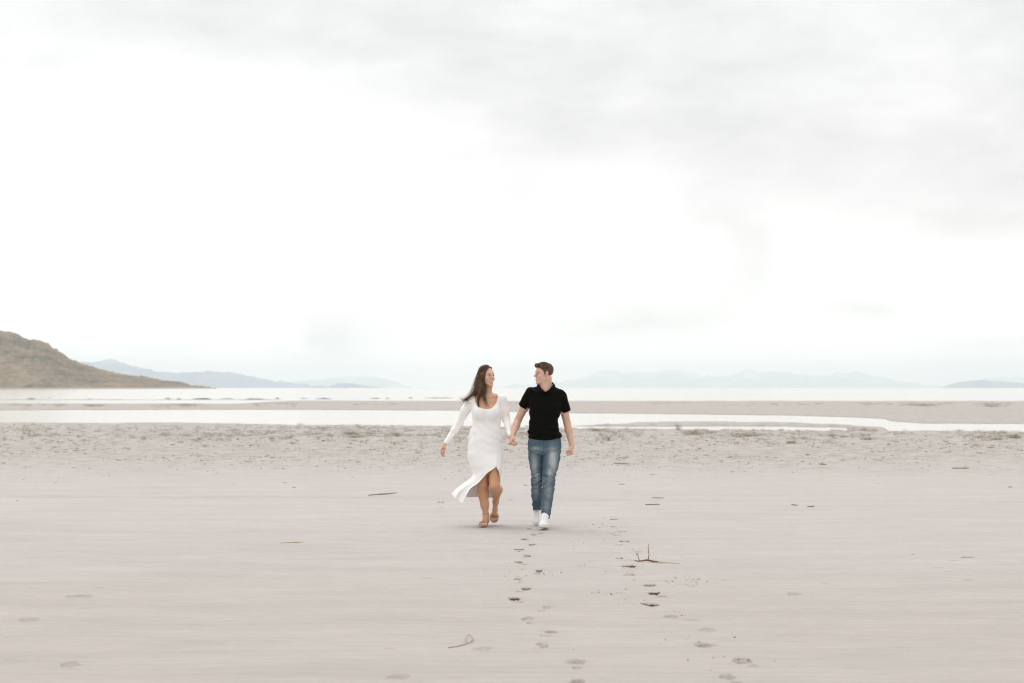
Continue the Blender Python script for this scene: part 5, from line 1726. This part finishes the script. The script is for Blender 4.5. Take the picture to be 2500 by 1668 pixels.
    for wr_, el_ in ((wrL, elL), (wrR, elR)):
        ax_ = unit(wr_ - el_)
        D.cut(lambda P, wr_=wr_, ax_=ax_: np.where(((P - wr_) ** 2).sum(1) < .09 ** 2, (P - wr_) @ ax_ + .004, -1).astype(np.float32), .002)
    # the skirt: a sheet of cloth, open at the slit, its front corner blown to the side
    def row(b2, pts): return [B(p[0], p[1] if len(p) > 2 else b2, Y + p[-1]) for p in pts]
    rows = [
        [A(a, 1400, Y + d) for a, d in ((960, -.092), (1025, -.06), (1042, .0), (1015, .07), (920, .098), (760, .098), (625, .07), (592, .0), (618, -.06), (700, -.092), (840, -.10), (960, -.092))],
        [A(a, 1500, Y + d) for a, d in ((975, -.118), (1048, -.080), (1069, .0), (1038, .09), (930, .120), (760, .120), (606, .085), (566, .0), (594, -.08), (692, -.118), (840, -.128), (975, -.118))],
        row(180, ((975, -.150), (1042, -.10), (1064, -.01), (1030, .09), (920, .128), (760, .13), (610, .09), (576, .0), (604, -.08), (700, -.125), (840, -.150), (974, -.150))),
        row(290, ((978, -.185), (1036, -.145), (1054, -.03), (1025, .09), (920, .14), (760, .15), (632, .11), (598, .02), (622, -.07), (710, -.13), (840, -.165), (972, 291, -.185))),
        row(400, ((1016, 375, -.185), (1036, 390, -.13), (1046, -.03), (1025, .10), (930, .17), (790, .19), (690, .15), (638, 408, .04), (660, 400, -.05), (715, 395, -.11), (770, 398, -.15), (838, 394, -.18))),
        row(480, ((1028, 470, -.13), (1036, 480, -.08), (1038, -.01), (1018, .11), (930, .20), (800, .22), (690, .18), (600, 478, .07), (588, 490, -.02), (640, 480, -.08), (700, 480, -.12), (758, 486, -.15))),
        row(560, ((1026, 540, -.06), (1030, 550, -.01), (1028, 560, .04), (1000, .14), (920, .22), (800, .24), (680, .21), (540, 545, .11), (478, 560, .02), (540, 570, -.06), (610, 562, -.11), (694, 552, -.14))),
        row(650, ((1016, 600, .02), (1018, 610, .06), (1014, 630, .10), (985, .18), (910, .24), (800, .26), (680, .23), (540, 640, .15), (388, 632, .05), (430, 655, -.03), (500, 655, -.08), (592, 630, -.12))),
        row(740, ((1000, 640, .08), (1000, 660, .11), (995, 700, .15), (965, 745, .20), (905, 752, .25), (800, 755, .27), (690, 745, .25), (560, 745, .19), (324, 700, .07), (372, 750, .0), (430, 800, -.05), (500, 800, -.09))),
    ]
    rows = np.array(rows)
    # dense grid
    rr = np.array([catmull(r, 170) for r in rows])                         # around
    gr = np.stack([catmull(rr[:, j], 150) for j in range(rr.shape[1])], 0)  # down
    # pull the very corner of the slit edge down to its tip
    tip = B(484, 836, Y - .09)
    uu = np.linspace(0, 1, 170)[:, None]; vv = np.linspace(0, 1, 150)[None]
    wtip = (sstep(.86, 1.0, uu) * sstep(.86, 1.0, vv))[..., None]
    gr = gr + wtip * (tip - gr[-1, -1])
    # soft folds in the loose part
    fold = (.010 * np.sin(uu * 38 + vv * 5) + .006 * np.sin(uu * 71 + 2)) * sstep(.35, 1.0, vv) * sstep(.45, .6, uu)
    gr[..., 1] += fold; gr[..., 0] += fold * .4
    I = np.arange(170 * 150).reshape(170, 150)
    polys = np.stack([I[:-1, :-1], I[1:, :-1], I[1:, 1:], I[:-1, 1:]], -1).reshape(-1, 4)
    GV = gr.reshape(-1, 3)
    bvh = BVHTree.FromPolygons([tuple(v) for v in GV], [tuple(int(i) for i in f) for f in polys])
    def sheet(P):
        out = np.full(len(P), .05, np.float32)
        fn = bvh.find_nearest
        for i, p in enumerate(P):
            r = fn(p, .055)
            if r[3] is not None: out[i] = r[3]
        return out - .0042
    # scoop neck
    c0 = A(826, 560, Y)
    def scoop(P):
        u = np.abs((P[:, 0] - c0[0]) / (172 * k)); v = np.maximum((c0[2] - P[:, 2]) / (276 * k), 0)
        d = (1 - (u ** 2.5 + v ** 2.8) ** (1 / 2.6)) * .12
        return np.where(P[:, 1] < Y + .02, d, np.minimum(d, (P[:, 2] - A(0, 690, Y)[2]) * .8)).astype(np.float32)
    D.cut(scoop, .006)
    def df(P):
        x, z = P[:, 0] - org[0], P[:, 2]
        n = vnoise3(P, 7, 3)
        zw_ = A(0, 1080, Y)[2]
        f = .0025 * np.sin((z - zw_) * 62 + x * 34 + n * 5) * np.exp(-((z - zw_ + .02) / .10) ** 2)
        zh = A(0, 1290, Y)[2]
        f = f + .0032 * np.sin((z - zh) * 55 + np.abs(x + .03) * 42 + n * 4) * np.exp(-((z - zh) / .075) ** 2)
        f = f + .0025 * np.sin((z - x * .8) * 50 + n * 6) * np.exp(-((z - .60) / .12) ** 2)
        return (f + (vnoise3(P, 12, 9) - .5) * .004).astype(np.float32)
    D.disp(df)
    D.add((sheet, GV.min(0) - .01, GV.max(0) + .01), .03)
    dress = sdf_object('dress', D, .0036, knit, org, lambda V: np.repeat(np.array([[.89, .875, .86]]), len(V), 0), body)

    # ---- hair
    hm = vcol_mat('long brown hair', .6, .3, 120, .5, 400, spec=.25, stretch=(1, 1, .25))
    Hs = Shape()
    Hs.add(hd.el((-.001, .026, .046), (.078, .094, .082)), .01)
    Hs.add(cone(hd.w((-.064, .0, .02)), A(752, 470, Y + .0), .040, .042), .03)
    Hs.add(cone(hd.w((0, .065, .0)), A(725, 480, Y + .06), .062, .055), .03)
    Hs.add(cone(A(735, 440, Y + .02), A(700, 560, Y + .0), .058, .042), .03)
    Hs.add(cone(A(700, 560, Y + .0), A(625, 640, Y - .03), .036, .020), .02)
    Hs.add(cone(A(625, 640, Y - .03), A(530, 692, Y - .045), .017, .011), .012)
    Hs.add(cone(A(530, 692, Y - .045), A(490, 712, Y - .045), .009, .003), .008)
    Hs.add(cone(A(770, 480, Y - .05), A(735, 610, Y - .075), .032, .024), .02)
    Hs.add(cone(A(735, 610, Y - .075), A(704, 690, Y - .10), .022, .009), .015)
    Hs.add(cone(A(704, 690, Y - .10), A(722, 800, Y - .118), .008, .004), .006)
    Hs.add(cone(A(795, 520, Y - .06), A(790, 620, Y - .085), .014, .010), .008)
    Hs.add(cone(A(790, 620, Y - .085), A(812, 740, Y - .108), .009, .004), .006)
    # keep the face free: hairline in head coordinates
    def face_cut(P):
        q = hd.loc(P)
        x, y, z = q.T
        fx = .060 - .020 * np.clip((z - .01) / .09, 0, 1)
        fr = -(y + .038 + .10 * np.abs(x) * 0)             # in front of this plane ...
        ff = np.minimum(np.minimum(fr, .084 - z - .55 * np.maximum(np.abs(x) - .015, 0)), np.where(x > 0, .090, .058) - np.abs(x))
        ff = np.minimum(ff, z + .125)
        return (ff * .8).astype(np.float32)
    Hs.cut(face_cut, .004)
    # ear side away from the camera stays tucked behind
    Hs.disp(lambda P: ((vnoise3(P * (1, 1, .22), 170, 2) - .5) * .006 + (vnoise3(P * (1, 1, .3), 60, 4) - .5) * .007).astype(np.float32))
    base = np.array((.095, .051, .029))
    def hc(V):
        n = vnoise3(V * (1, 1, .16), 150, 6); n2 = vnoise3(V * (1, 1, .2), 45, 7)
        return base * (.45 + .9 * n[:, None] + .5 * n2[:, None])
    hair = sdf_object('hair', Hs, .0028, hm, org, hc, body, it=1)
    rg = np.random.default_rng(3)
    paths, radii, cols = [], [], []
    def lock(guide, n, spread, r=.0012, curl=.003, fade=.3):
        g = np.array(guide)
        spread = np.array(spread)
        for _ in range(n):
            o = rg.normal(size=3) * .5
            pts = g + o[None] * spread[:, None] + rg.normal(0, curl, g.shape) * np.linspace(.1, 1, len(g))[:, None]
            e = rg.uniform(1 - fade, 1.0)
            p = catmull(pts, 16)
            m = int(15 * e); p = catmull(p[:m + 1], 16)
            paths.append(p); radii.append(np.linspace(1, .25, 16) * r * rg.uniform(.7, 1.2))
            cols.append(base * rg.uniform(.5, 1.9) * (1 + .25 * rg.uniform()))
    cr = lambda x, y, z: hd.w((x, y, z))
    lock([cr(-.01, -.03, .128), cr(-.052, .0, .108), cr(-.080, .01, .05), A(735, 430, Y + .0), A(700, 560, Y - .01), A(620, 645, Y - .035), A(520, 700, Y - .05), A(455, 725, Y - .05)], 190, [.008, .022, .030, .060, .062, .036, .026, .030])
    lock([cr(-.02, .03, .128), cr(-.055, .05, .10), cr(-.075, .05, .04), A(705, 440, Y + .04), A(665, 550, Y + .03), A(590, 640, Y + .0), A(500, 690, Y - .02), A(385, 662, Y - .02)], 130, [.010, .025, .030, .055, .055, .035, .028, .030])
    lock([cr(-.012, -.05, .120), cr(-.050, -.045, .085), cr(-.066, -.030, .02), A(782, 470, Y - .06), A(748, 600, Y - .082), A(708, 690, Y - .105), A(714, 790, Y - .125), A(734, 862, Y - .13)], 130, [.004, .012, .014, .038, .038, .020, .012, .010])
    lock([cr(-.014, -.052, .118), cr(-.052, -.05, .08), cr(-.066, -.036, .02), A(800, 500, Y - .068), A(795, 600, Y - .088), A(805, 690, Y - .105), A(838, 780, Y - .122), A(858, 830, Y - .125)], 70, [.004, .010, .010, .018, .020, .022, .024, .018])
    lock([cr(-.010, -.050, .112), cr(-.012, -.03, .124), cr(-.01, .03, .132), cr(0, .08, .10), cr(0, .10, .04), A(760, 440, Y + .09), A(740, 560, Y + .07), A(720, 640, Y + .06)], 110, [.004, .008, .012, .03, .05, .06, .06, .05], r=.0014)
    lock([cr(.012, -.046, .114), cr(.04, -.02, .112), cr(.068, .015, .08), cr(.078, .03, .03), cr(.07, .05, -.03), A(830, 520, Y + .08), A(800, 600, Y + .07), A(770, 650, Y + .06)], 70, [.004, .006, .008, .012, .02, .03, .03, .03])
    # flyaways
    for _ in range(10):
        s0 = cr(rg.uniform(-.07, .03), rg.uniform(-.02, .06), rg.uniform(.06, .12))
        d = np.array((-rg.uniform(.3, 1.0), rg.uniform(-.3, .3), rg.uniform(-.9, .35)))
        L_ = rg.uniform(.04, .12)
        lock([s0, s0 + d * L_ * .4 + (0, 0, .012), s0 + d * L_], 1, [.001, .004, .01], r=.0007)
    for _ in range(14):
        s0 = A(rg.uniform(470, 600), rg.uniform(660, 720), Y - .045)
        e = A(rg.uniform(380, 640), rg.uniform(640, 790), Y - rg.uniform(.03, .12))
        lock([s0, (s0 + e) / 2 + (0, 0, rg.uniform(-.03, .01)), e], 2, [.004, .006, .01], r=.0008)
    T = np.array(paths); RR = np.array(radii)
    V, F = tubes(T - org, RR, 4)
    cc = np.repeat(np.array(cols), 16 * 4, 0)
    link('hair_strand', mesh_np('hair_strand', V, F, True, cc), hm, hair)
    # small ear stud
    E_ = Shape().add(ellipsoid(A(757, 440, Y - .062), (.003, .003, .003)))
    sdf_object('earring', E_, .001, plain_mat('gold', (.7, .5, .25), .3, .1, 10), org, None, body, it=0)

    # ---- sandals
    nude = vcol_mat('nude patent leather', .35, .06, 40, 0, spec=.5)
    ncol = lambda V: np.repeat(np.array([[.47, .26, .17]]), len(V), 0)
    def sandal(ball, heel, ank, ax, up, toes, hh):
        ax, up = unit(ax), unit(up - np.dot(up, unit(ax)) * unit(ax)); sd_ = np.cross(up, ax)
        R = np.stack([sd_, ax, up], 1).astype(np.float32)
        Z_ = Shape()
        Z_.add(ellipsoid(ball + ax * .020 - up * .022, (.050, .066, .0075), R), .006)
        Z_.add(ellipsoid(ball + ax * .050 - up * .022, (.043, .032, .0075), R), .012)
        sole_h = heel - up * .026
        Z_.add(cone(ball - up * .022 - ax * .03, sole_h, .011, .009), .02)
        Z_.add(ellipsoid((ball + heel) / 2 - up * .026, (.032, .075, .007), R), .02)
        Z_.add(ellipsoid(sole_h, (.031, .034, .008), R), .01)
        root = sdf_object('sandal', Z_, .0028, nude, org, ncol, body)
        hb = Shape().add(cone(sole_h - up * .006, sole_h - up * hh, .022, .019), 0)
        hb.cut(lambda P: (-(P - (sole_h - up * hh)) @ up).astype(np.float32), .001)
        sdf_object('heel', hb, .0028, nude, org, ncol, root)
        st = []
        # toe band
        for o in (-.004, .004, .012):
            st.append(catmull([ball - sd_ * .046 + ax * (.012 + o) - up * .018, ball - sd_ * .034 + ax * (.012 + o) + up * .010, ball + ax * (.012 + o) + up * .020, ball + sd_ * .034 + ax * (.012 + o) + up * .010, ball + sd_ * .046 + ax * (.012 + o) - up * .018], 16))
        a0 = ank + np.array((0, 0, .0))
        legax = unit(np.array((0, .0, 1.0)) if hh > .015 else -unit(ball - ank))
        e1 = unit(np.cross(legax, ax)); e2 = np.cross(e1, legax)
        loop = [a0 + legax * .008 + (e1 * math.cos(t) * .0365 + e2 * math.sin(t) * .040) for t in np.linspace(0, 2 * math.pi, 9)]
        st.append(catmull(loop, 16))
        for q in (-1, 1):
            st.append(catmull([a0 + legax * .008 + e1 * q * .036, a0 * .5 + heel * .5 + e1 * q * .036, heel + e1 * q * .030 - up * .020], 16))
        for part_ in (st[:3], st[3:]):
            V, F = tubes(np.array(part_) - org, np.full((len(part_), 16), .0036), 6)
            link('strap', mesh_np('strap', V, F, True, np.repeat(np.array([[.30, .15, .09]]), len(V), 0)), nude, root)
    sandal(ball, heel, anL, np.array((ball - heel) * (1, 1, 0)), np.array((0, 0, 1.0)), toesL, .034)
    sandal(ball2, heel2, anR, ax, fwd, toesR, .030)
    return body
# ------------------------------------------------------------------ build everything
plan_prints()
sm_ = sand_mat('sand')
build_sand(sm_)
build_water()
build_hills()
build_prints(sand_mat('trodden sand', True))
build_gravel()
build_rocks()
build_grass()
build_debris()
build_man()
build_woman()
build_haze()
print('built in %.1f s' % (time.time() - T0))
